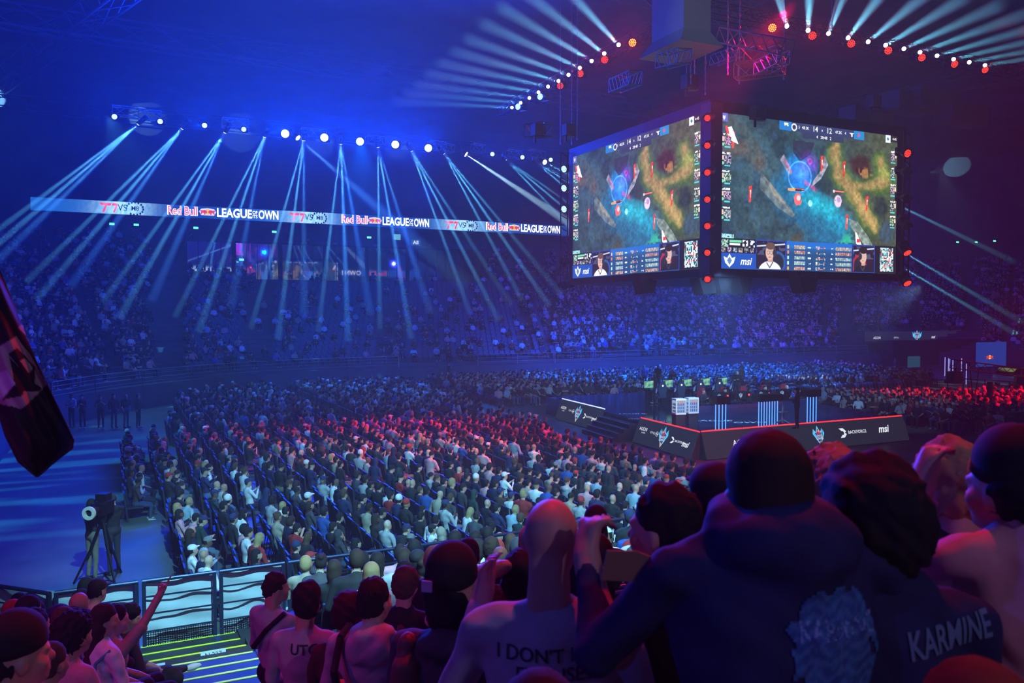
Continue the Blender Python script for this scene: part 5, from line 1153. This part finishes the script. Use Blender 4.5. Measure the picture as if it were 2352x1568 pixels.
# ================================================================ FAR RIGHT OF THE FLOOR
def car():
    p=atz(2330,886,0); root=empty('car',p,math.radians(188)); tag(root,'white hatchback with a yellow roof parked on the far right of the floor','car')
    prof=[(-2.0,.35),(-2.05,.75),(-1.6,1.0),(-.9,1.05),(-.9,1.05),(1.9,1.05),(2.05,.8),(2.0,.35)]
    b=MB(); b.prism([(x,-.85,z) for x,z in prof if True],(0,1.7,0)); b.build('body',mat('car_white',(.75,.76,.78),.25,spec=.6),root)
    top=[(-.95,1.05),(-.25,1.48),(1.2,1.52),(1.95,1.05)]; b=MB(); b.prism([(x,-.74,z) for x,z in top],(0,1.48,0)); b.build('cabin_glass',mat('car_glass',(.02,.03,.04),.1),root)
    b=MB(); b.prism([(-.3,-.72,1.48),(-.25,-.72,1.55),(1.2,-.72,1.58),(1.75,-.72,1.3),(1.2,-.72,1.51)],(0,1.44,0)); 
    for s in(-.77,.74): b.quadbox([(-1.0,s,1.04),(-.9,s,1.04),(-.9,s+.04,1.04),(-1.0,s+.04,1.04),(-.3,s,1.5),(-.2,s,1.5),(-.2,s+.04,1.5),(-.3,s+.04,1.5)]); b.box((.45,s,1.05),(.52,s+.04,1.5))
    b.build('roof',mat('car_yellow',(.75,.65,.02),.3),root)
    for x in(-1.3,1.3):
        for s in(-.86,.72): b=MB(); b.tube((x,s,.33),(x,s+.16,.33),.33,n=18); b.cur=1; b.tube((x,s-.005,.33),(x,s+.165,.33),.19,n=10); b.build('wheel',[M_black,M_alu],root)
    b=MB(); b.box((-2.0,-.86,.38),(2.0,.86,.45)); b.build('trim_stripe',mat('car_yellow',(.75,.65,.02)),root)
    for s in(-.7,.5): b=MB(); b.box((-2.08,s,.7),(-2.0,s+.25,.82)); b.build('headlight',emat('headlamp',(.7,.8,1),.6),root)
car()
p=atz(2335,870,0); b=MB(); b.box((p.x-1.5,p.y+3,1.0),(p.x+3,p.y+3.1,3.4)); o=b.build('backdrop_banner',emat('banner_blue',(.0,.05,.35),.8)); tag(o,'blue backdrop board with bulls emblem behind the yellow roofed car','banner'); bull_logo(o,Matrix.Translation((p.x+.4,p.y+2.95,1.9))@RXm,.5)
# camera crane
cp=atz(2272,962,0); root=empty('camera_crane',(cp.x,cp.y,0)); tag(root,'black camera crane with a long arm at the right of the floor','camera crane')
b=MB(); b.box((-.25,-.25,0),(.25,.25,.5)); b.tube((0,0,.4),(0,0,2.2),.16,n=10); b.build('column',M_black,root)
A_=atd(2190,845,depth(cp)); B_=atd(2352,868,depth(cp)+1); A2=Vector(A_)-Vector((cp.x,cp.y,0)); B2=Vector(B_)-Vector((cp.x,cp.y,0)); mid=Vector((0,0,2.6))
o=truss(A2+Vector((0,0,.25)),B2+Vector((.8,0,.2)),.5,'arm','x',M_black,n=9); del o['label']; del o['category']; o.parent=root
b=MB(); b.box((A2.x-.3,A2.y-.25,A2.z-.9),(A2.x+.5,A2.y+.25,A2.z-.2)); b.tube((A2.x+.2,A2.y,A2.z),(A2.x+.2,A2.y,A2.z-.8),.06,n=6); b.tube((A2.x-.3,A2.y,A2.z-.7),(A2.x-.9,A2.y-.2,A2.z-.75),.12,n=10); b.build('remote_camera',M_black,root)
b=MB(); N=14; pts_=[Vector((A2.x+1.5+.8*t/N,A2.y,A2.z-.1-1.6*math.sin(math.pi*t/N))) for t in range(N+1)]; b.path(pts_,.03,5); b.build('cable',M_black,root)
b=MB(); b.box((B2.x-.2,B2.y-.3,B2.z-.4),(B2.x+.5,B2.y+.3,B2.z+.1)); b.build('monitor_box',M_dark,root)
rp=[atz(2128,908,0),atz(2176,902,0),atz(2212,900,0),atz(2262,903,0),atz(2318,908,0),atz(2352,912,0)]
railing([tuple(q) for q in rp],1.05,'floor_railing','thin black railing behind the seats right of the stage',40,0,M_black,.03)
for i,(x,y) in enumerate(((2170,858),(2178,862),(2181,864),(2188,868),(2208,862),(2219,878))):
    q=atz(x,y+6,0); b=MB(); b.tube((q.x,q.y,.05),(q.x,q.y,1.9),.035,n=8); o=b.build('light_tube',emat('tube_violet',(.35,.4,1),1.0)); tag(o,'upright pale light tube on the far right floor, '+ORD[i]+' from the left','light tube')
b=MB(); q0=atz(2086,850,0); b.box((q0.x,q0.y,.3),(q0.x+1.9,q0.y+.1,1.5)); tag(b.build('info_screen',emat('teal_screen',(.005,.07,.12),.8)),'dim teal screen under the far entrance portal','screen')
# ================================================================ FOREGROUND FIGURES
from mathutils.bvhtree import BVHTree
def hand(c,d,n,side,curl=.3,k=SK):
    """palm at c pointing along d, palm facing n; five separate bent fingers"""
    c=np.array(c,float); d=np.array(d,float)/np.linalg.norm(d); n=np.array(n,float); n=n-d*(n@d); n/=np.linalg.norm(n); s=np.cross(d,n)*side
    P=[cap(k,c-s*.018,c-s*.018+d*.07,.019,.017,.015),cap(k,c+s*.018,c+s*.018+d*.066,.019,.017,.015),cap(k,c,c+d*.07,.02,.018,.015)]
    for i,(o,l) in enumerate(((-.033,.062),(-.011,.074),(.011,.070),(.032,.054))):
        a=c+s*o+d*.075; b_=a+(d*math.cos(curl)+n*math.sin(curl)+s*o*1.5)*l*.5; e=b_+(d*math.cos(curl*2.4)+n*math.sin(curl*2.4)+s*o*1.5)*l*.5
        P+=[cap(k,a,b_,.0095,.009,.004),cap(k,b_,e,.009,.0075,.003)]
    a=c-s*.028+d*.01; b_=a+(-s*.7+d*.6+n*.35)*.042; e=b_+(-s*.2+d*.9+n*.3)*.032
    return P+[cap(k,a,b_,.013,.011,.008),cap(k,b_,e,.011,.009,.003)]
def drape_text(s,size,m,parent,tree,x,z,bold=0,rot=0,name='back_lettering',sx=1):
    c=bpy.data.curves.new('t','FONT'); c.body=s; c.size=size; c.align_x='CENTER'; c.align_y='CENTER'; c.offset=bold*size; c.resolution_u=3
    o=bpy.data.objects.new('t',c); COL.objects.link(o); dg=bpy.context.evaluated_depsgraph_get(); me=bpy.data.meshes.new_from_object(o.evaluated_get(dg)); bpy.data.objects.remove(o)
    bm=bmesh.new(); bm.from_mesh(me); bmesh.ops.triangulate(bm,faces=bm.faces)
    for _ in range(2): bmesh.ops.subdivide_edges(bm,edges=[e for e in bm.edges if e.calc_length()>.018],cuts=1); bmesh.ops.triangulate(bm,faces=[f for f in bm.faces if len(f.verts)>3])
    cr,sr=math.cos(rot),math.sin(rot)
    for v in bm.verts:
        X=(v.co.x*cr*sx-v.co.y*sr)+x; Z=v.co.x*sr*sx+v.co.y*cr+z
        h=tree.ray_cast(Vector((X,-1.5,Z)),Vector((0,1,0))); y=h[0].y if h[0] else -.05
        v.co=Vector((X,y-.004,Z))
    bm.to_mesh(me); bm.free(); me.materials.clear(); me.materials.append(m); return link(name,me,parent)
HN={'fine':(.010,75),'messy':(.014,55),'curly':(.02,70),'buzz':(.003,150),'straight':(.004,60)}
FG=[]
def fg(px,top,D,label,yaw=0,hyaw=0,ht=0,hair='short',hn='fine',hc=3,topc=0,skin=0,leg=0,sleeve='long',pose='lap',h=.012,broad=1,fem=False,sc=1.0,lean=0,extra=(),extra_hair=(),acc=None,accc=0,headsc=1,hands=(),neck=0,hoodup=False,tops=None,nohair=False,hairs=None):
    fine=D<6
    P=person(pose,'none' if hair=='custom' or nohair else hair,sleeve,False,0,0,fem,broad,neck)
    # finer head in place of the plain one
    P=[p for p in P if not (p[0] in(SK,HAIR,ACC) and p[2][2]>1.13+neck and abs(p[2][0])<.12 and p[2][1]>-.16 and not(p[1]=='c' and p[4]>.049)) ]
    P+=headp((0,.02,1.225+neck),ht,hyaw,'none' if hair=='custom' else ('short' if hair=='hooddown' else hair),headsc,True)
    P+=[cap(SK,(.03,-.05,1.02),(.02,-.035,1.17+neck),.035,.032,.03),cap(SK,(-.03,-.05,1.02),(-.02,-.035,1.17+neck),.035,.032,.03)]
    P+=list(extra)+list(extra_hair)
    for hd in hands: P+=hand(*hd)
    # body core inside the clothes keeps the body one surface
    P+=[cap(SK,(0,0,.6),(0,-.02,.98),.09,.09),cap(SK,(-.15*broad,-.02,1.0),(.15*broad,-.02,1.0),.04)]
    for s,(e,hh) in zip((1,-1),ARMS[pose]): P.append(cap(SK,(s*.185*broad,-.02,1.0),(s*e[0],e[1],e[2]),.035)); P.append(cap(SK,(s*e[0],e[1],e[2]),(s*hh[0],hh[1],hh[2]),.03,.025))
    P=xf(P,0,(0,0,0),lean,sc)
    hair_top=max([p[2][2]+(p[3][2] if p[1]=='e' else p[4]) for p in P if p[0] in(SK,HAIR,ACC) and p[2][2]>1.1*sc and abs(p[2][0])<.15])
    w=atd(px,top,D); root=empty('person',(w.x,w.y,w.z-hair_top),yaw); tag(root,label,'person')
    hx=.02*sc+hair_top*math.sin(lean)*0
    zmin=.25*sc
    tree=None
    groups={SK:('body',[MSK[skin]],None),TOP:('jacket' if tops=='jacket' else 'shirt',[MT[topc]],(.010,12)),LEG:('trousers',[ML[leg]],(.005,10)),HAIR:('hair',[MH[hc]],HN[hn]),ACC:('hat',[MA[accc]],None),SHOE:('shoes',[MSH[1]],None)}
    for kd,(nm,ms,nz) in groups.items():
        G=[p for p in P if p[0]==kd]
        if not G: continue
        if kd in(LEG,SHOE) and D<3: continue
        f=(lambda Q,a=nz[0],fr=nz[1]: fold(Q,a,fr,int(px))) if nz else None
        V,Q,K=surf(G,h*(1.3 if kd==LEG else 1),0,f); me=fmesh(nm,V,Q,ms); o=link(nm,me,root)
        if kd==TOP: root['_t']=1; tree=BVHTree.FromPolygons([tuple(v) for v in V],[tuple(q) for q in Q]); root_shirt=o
    del root['_t']; FG.append(root); return root,tree,root_shirt
MT_print_dark=mat('print_dark',(.03,.03,.035),.7); MT_print_blue=mat('print_pale_blue',(.10,.22,.42),.8); MT_print_jersey=mat('print_jersey',(.12,.22,.32),.8); MT_print_white=mat('print_white',(.6,.6,.62),.7)
ARMS['baldclap']=(((.27,.04,.74),(.12,.28,.85)),((.30,.10,.72),(.24,.26,1.0)))
ARMS['hoodie']=(((.30,.05,.74),(.2,.3,.75)),((.30,.14,.76),(.35,.30,.93)))
ARMS['point']=(((.21,.14,1.17),(.23,.30,1.42)),((.25,.03,.73),(.09,.27,.61)))
ARMS['elbowup']=(((.25,.03,.73),(.09,.27,.61)),((.36,.12,1.16),(.12,.1,1.32)))
ARMS['headside']=(((.25,.03,.73),(.09,.27,.61)),((.21,.16,.84),(.14,.17,1.14)))
ARMS['behindhead']=(((.25,.03,.73),(.09,.27,.61)),((.24,.10,1.22),(.06,-.08,1.33)))
VW=YAW   # facing straight away from the camera
# 1 bald man in the pale t-shirt
r,t,s=fg(1264,1150,2.3,'bald man in pale long sleeved shirt reading I DON\'T N EXCU, hand raised',VW-.15,hyaw=-.25,hair='none',nohair=True,topc=4,skin=0,pose='baldclap',h=.011,sc=1.0,neck=.02,broad=1.05,headsc=1.0,hands=[((-.24,.27,1.0),(.0,.1,1),(1,0,0),-1,.5)])
drape_text("I DON'T NEED",.052,MT_print_dark,s,t,.03,.975,.012,.03); drape_text('EXCUSES',.052,MT_print_dark,s,t,.025,.925,.012,.03)
# 2 big man in the dark hoodie
hood=[ell(TOP,(0,-.10,1.07),(.145,.075,.085),.04),cap(TOP,(-.09,-.03,1.09),(.09,-.03,1.09),.055,k=.04),ell(TOP,(-.075,.04,1.10),(.05,.07,.05),.04),ell(TOP,(.075,.04,1.10),(.05,.07,.05),.04)]
r,t,s=fg(1772,985,1.8,'big man in dark navy hoodie with blue graffiti print KARMINE on the back',VW+.05,hyaw=-.1,hair='short',hn='buzz',hc=1,topc=3,skin=0,pose='hoodie',h=.011,sc=1.04,broad=1.16,neck=-.09,extra=hood+[ell(TOP,(0,-.03,.82),(.20,.14,.25),.05)],headsc=1.05,hands=[((-.35,.31,.94),(.3,.3,1),(1,.3,0),-1,.9)],tops='jacket')
rs=np.random.RandomState(4); nx,nz=46,60; xx=np.linspace(-.03,.19,nx); zz=np.linspace(.66,1.05,nz); X,Z=np.meshgrid(xx,zz,indexing='ij'); G3=np.stack([X,X*0,Z],-1); n1=fold(G3,1,55,3); n2=fold(G3,1,120,8)
edge=np.minimum(np.minimum(X-xx[0],xx[-1]-X),np.minimum(zz[-1]-Z,Z-zz[0]+.2))/.035; keep=(edge+n1*.6)>.35; arch=((X-.08)**2/.085**2+(Z-.98)**2/.07**2); keep&=~((Z>.98)&(arch>1))
Y=np.zeros_like(X)
for i in range(nx):
    for j in range(nz):
        hh=t.ray_cast(Vector((X[i,j],-1.5,Z[i,j])),Vector((0,1,0))); Y[i,j]=(hh[0].y if hh[0] else -.1)-.004
idx=np.arange(nx*nz).reshape(nx,nz); Q=np.stack([idx[:-1,:-1],idx[1:,:-1],idx[1:,1:],idx[:-1,1:]],-1).reshape(-1,4); kk=keep.reshape(-1)[Q].all(1); Q=Q[kk]
c=np.stack([.02+.03*(n2>0),.10+.08*(n2>.1)+.04*n1,.26+.12*(n2>.0)+.06*n1],-1).clip(0,1); me=fmesh('back_print',np.stack([X,Y,Z],-1).reshape(-1,3),Q,[cmat('print_graffiti')],None,c.reshape(-1,3)); link('back_print',me,s)
drape_text('KARMINE',.058,mat('print_ice',(.20,.36,.62),.8),s,t,.085,.955,.02,0,sx=.72)
# 3 bearded man looking left, behind the hoodie man's raised arm
r,t,s=fg(1537,1105,2.45,'man with short dark hair and beard between the bald man and the hoodie man',VW+.55,hyaw=.35,hair='short',hn='fine',hc=3,topc=11,skin=0,pose='lap',h=.012,headsc=1.06,extra=[ell(HAIR,(0,.06,1.14),(.06,.07,.055),.02)])
# 4 karmine jersey
r,t,s=fg(2012,1040,1.85,'person with messy black hair in dark navy jersey lettered KARMINE',VW+.1,hyaw=.15,hair='curly',hn='messy',hc=3,topc=3,skin=0,pose='lap',h=.011,broad=1.2,neck=-.03,headsc=1.1,sc=1.0,extra_hair=[ell(HAIR,(0,-.06,1.19),(.085,.06,.09),.03)],extra=[cap(TOP,(-.05,-.04,1.07),(.05,-.04,1.07),.065,k=.03)])
drape_text('KARMINE',.082,MT_print_jersey,s,t,.115,1.0,.02,.10,sx=.66)
# 5..8 right hand side
fg(1922,1020,2.9,'person with curly pinkish hair between the hoodie man and the jersey wearer',VW-.2,hair='curly',hn='curly',hc=4,topc=12,h=.014,headsc=1.05)
fg(1650,1062,2.7,'person with dark cap almost hidden left of the big hoodie man',VW+.1,hair='cap',hc=3,topc=12,accc=0,h=.014)
fg(2196,1008,2.4,'person with curly blond hair and black jacket near the right edge',VW+.15,hyaw=.3,hair='curly',hn='curly',hc=4,topc=0,h=.012,headsc=1.0,tops='jacket',neck=-.03)
r,t,s=fg(2338,972,2.0,'person in pale top and dark beanie with raised arm at the right edge',VW+.1,hyaw=.3,hair='beanie',hc=3,topc=14,accc=0,h=.012,pose='headside',sleeve='long',neck=-.07,broad=1.0,hands=[((-.14,.17,1.15),(.3,.0,.9),(1,0,0),-1,.6)],extra_hair=[ell(HAIR,(0,-.03,1.17),(.085,.075,.09),.02)])
fg(2150,1125,3.2,'dark haired person low between the jersey wearer and the curly blond one',VW,hair='short',hc=3,topc=0,h=.015)
fg(1360,1222,3.1,'person with black hair right behind the bald man',VW-.1,hair='long',hn='straight',hc=3,topc=0,h=.014)
fg(1197,1262,3.3,'person with elbow raised behind the head left of the bald man',VW,hair='short',hc=3,topc=12,pose='behindhead',sleeve='short',h=.014)
fg(1140,1345,3.9,'person in beige hood low behind the raised elbow',VW,hair='hooddown',hc=3,topc=9,h=.015)
r,t,s=fg(1037,1243,3.05,'person in black cap worn backwards and grey hoodie',VW-.25,hyaw=-.4,hair='beanie',hn='straight',hc=3,topc=2,accc=0,h=.012,extra=[ell(TOP,(.04,-.11,1.06),(.14,.07,.06),.04)],extra_hair=[ell(HAIR,(0,-.04,1.16),(.088,.07,.10),.03)],headsc=1.08)
b=MB(); b.box((-.07,-.135,1.26),(-.03,-.128,1.30)); b.build('cap_logo',MT_print_white,r)
# white hoodie with black straps
r,t,s=fg(858,1325,4.6,'man in pale hoodie with black backpack straps and short dark hair',VW-.1,hyaw=-.35,hair='short',hn='fine',hc=3,topc=4,h=.013,broad=1.12,headsc=1.05,extra=[ell(TOP,(0,-.13,1.02),(.13,.06,.10),.04),ell(TOP,(0,-.07,1.10),(.13,.09,.05),.04)])
for sx in(1,-1): b=MB(); b.path([(sx*.10,.10,.95),(sx*.15,.02,1.09),(sx*.17,-.08,1.06),(sx*.18,-.17,.9),(sx*.14,-.16,.72)],.022,6); b.build('backpack_strap',MT[0],r)
r,t,s=fg(703,1336,5.3,'person in white t-shirt with black back lettering and curly dark hair',VW-.1,hair='curly',hn='messy',hc=3,topc=4,sleeve='short',h=.014,headsc=.95)
drape_text('UTG',.09,MT_print_dark,s,t,.03,.99,.02)
r,t,s=fg(800,1355,5.0,'person in brown jacket with dark hair left of the pale hoodie',VW-.2,hair='curly',hn='fine',hc=1,topc=11,h=.015,tops='jacket')
r,t,s=fg(630,1312,6.6,'man in grey shirt with a black sling bag strap at the right of the aisle',VW-.5,hyaw=-.5,hair='short',hc=1,topc=4,h=.016)
b=MB(); b.path([(.17,-.06,1.08),(.05,-.14,.95),(-.1,-.14,.78)],.022,6); b.build('sling_strap',MT[0],r)
fg(935,1455,3.0,'dark haired person in black jacket low in front of the pale hoodie',VW,hair='none',nohair=True,topc=0,skin=3,h=.016,broad=1.2,tops='jacket',headsc=.5)
fg(930,1300,6.2,'person with brown hair behind the black capped one',VW-.3,hair='curly',hc=2,topc=0,h=.017)
r,t,s=fg(1128,1232,8.0,'person in dark blue t-shirt lettered MINE below the railing',VW,hair='short',hc=1,topc=3,h=.018,sleeve='short'); drape_text('MINE',.10,MT_print_white,s,t,0,.88,.02)
r,t,s=fg(958,1262,8.5,'person in dark blue jersey lettered RMT and black cap by the railing',VW,hair='cap',hc=3,topc=3,accc=0,h=.018,sleeve='short'); drape_text('RMT',.10,MT_print_white,s,t,0,.95,.02)
# left hand bottom group
fg(28,1400,3.1,'person in dark beanie at the bottom left corner',VW-.5,hyaw=-.3,hair='beanie',hc=3,topc=14,accc=0,h=.013,headsc=1.1)
fg(110,1474,4.9,'person with buzz cut and pink lit top at the bottom left',VW-.3,hair='short',hn='buzz',hc=2,topc=9,h=.014)
fg(163,1402,5.6,'person with thick curly dark hair left of the white jersey',VW-.4,hair='curly',hn='curly',hc=3,topc=14,h=.015,headsc=1.15)
r,t,s=fg(235,1385,6.6,'person with long dark hair in white and teal jersey by the aisle',VW-.6,hyaw=-.6,hair='long',hn='straight',hc=1,topc=1,h=.015,sleeve='short')
b=MB(); b.path([(.2,-.05,1.05),(.12,-.13,.95),(.13,-.15,.8)],.014,5); b.build('teal_stripe',mat('teal_trim',(.05,.35,.38),.7),s)
r,t,s=fg(262,1388,7.3,'person pointing with raised arm toward the stage beside the aisle gate',VW-.7,hyaw=-.5,hair='short',hc=3,topc=9,h=.014,sleeve='short',pose='point',hands=[((.235,.31,1.44),(.1,.5,.8),(0,-.5,.5),1,1.2)],extra=[cap(SK,(.25,.35,1.50),(.27,.41,1.61),.011,.009,.004)])
r,t,s=fg(295,1385,8.6,'person with crossed leg and white sneaker on the aisle corner seat',VW-.8,hyaw=-.6,hair='curly',hc=3,topc=2,h=.016,leg=2,extra=[cap(LEG,(.12,.36,.58),(.0,.58,.52),.06,.045,.03)])
b=MB(); b.ball((-.01,.68,.50),.05,10,6,(.8,2.1,.75)); b.build('white_sneaker',mat('sneaker_white',(.7,.68,.62),.6),r)
for x,y,D,l,hr,tc in ((185,1398,7.2,'person with short dark hair behind the curly haired one at lower left','short',0),(130,1388,7.6,'person with a navy cap by the cloth barrier at lower left','cap',3),(75,1395,6.4,'person in pink lit top behind the dark beanie','long',14)):
    fg(x,y,D,l,VW-.5,hair=hr,hc=3,topc=tc,accc=2,h=.018)
fg(1240,1545,1.5,'red lit shaved head at the bottom edge below the bald man',VW,hair='short',hn='buzz',hc=3,topc=0,h=.014,broad=1.1)
fg(2262,1520,1.25,'red lit person at the bottom right corner',VW,hair='short',hn='buzz',hc=2,topc=10,h=.014)
# cardboard piece held by the hoodie man
p=atd(1448,1300,1.78); b=MB(); b.poly([(-.06,0,-.04),(.055,0,-.035),(.06,0,.02),(.01,0,.035),(-.055,0,.03)]); b.prism([(-.06,.003,-.04),(.055,.003,-.035),(.06,.003,.02),(.01,.003,.035),(-.055,.003,.03)],(0,.004,0)); o=b.build('cardboard_sheet',mat('cardboard_brown',(.28,.17,.10),.8),loc=p); o.rotation_euler=(.2,.1,VW); tag(o,'brown cardboard piece held up beside the big hoodie man','cardboard')
# ================================================================ BLACK FLAG
def Lx(y): return np.interp(y,[420,880,940,1000,1060,1095],[-140,-30,-8,12,42,84])
def Rx(y): return np.interp(y,[420,560,625,780,900,1010,1030,1060,1095],[-60,-22,2,62,118,171,168,130,86])
ny,nx=240,110; V=[];C=[]
def inpoly(x,y,P):
    c=False; n=len(P)
    for i in range(n):
        (x1,y1),(x2,y2)=P[i],P[(i+1)%n]
        if (y1>y)!=(y2>y) and x<(x2-x1)*(y-y1)/(y2-y1)+x1: c=not c
    return c
def q3(L): return [(a/3.015,600+b_/3.015) for a,b_ in L]
ys=np.linspace(420,1095,ny)
pk=q3([(-80,640),(110,518),(210,640),(330,850),(150,1022),(0,985),(-80,1000)]); dk1=q3([(60,640),(110,600),(250,730),(230,860),(160,760)]); dk2=q3([(60,650),(240,850),(290,880),(270,900),(170,900),(100,860)]); pr_=q3([(-80,790),(50,752),(108,850),(0,965),(-80,1010)]); wt=q3([(135,690),(165,673),(232,738),(193,777)]); ln=q3([(105,850),(170,880),(150,930),(20,960)]); tp_=q3([(120,460),(150,430),(190,520),(170,510)])
for y in ys:
    for i in range(nx):
        x=Lx(y)+(Rx(y)-Lx(y))*i/(nx-1); D=3.3+.05*math.sin(i*.064+y*.009)+.012*math.sin(i*.2-y*.02); p=atd(x,y,D); V.append(tuple(p))
        c=(.010,.009,.013)
        if inpoly(x,y,pk): c=(.42,.27,.32)
        if inpoly(x,y,dk1) or inpoly(x,y,dk2) or inpoly(x,y,ln): c=(.012,.010,.015)
        if inpoly(x,y,pr_): c=(.65,.45,.7)
        if inpoly(x,y,wt): c=(.42,.36,.38)
        if inpoly(x,y,tp_): c=(.35,.25,.22)
        C.append(c)
idx=np.arange(ny*nx).reshape(ny,nx); Q=np.stack([idx[:-1,:-1],idx[:-1,1:],idx[1:,1:],idx[1:,:-1]],-1).reshape(-1,4)
me=fmesh('flag_cloth',np.array(V),Q,[cmat('flag_cloth_dyes',0,.75)],None,np.array(C)); root=empty('flag',(0,0,0)); tag(root,'dark waving flag with pinkish blocky emblem at the left edge','flag'); o=link('flag_cloth',me,root); md=o.modifiers.new('thickness','SOLIDIFY'); md.thickness=.003
pa=atd(-140,420,3.3); pb=atd(-150,1300,3.3); b=MB(); b.tube(pa,pb,.015,n=8); b.build('flag_pole',M_alu,root)
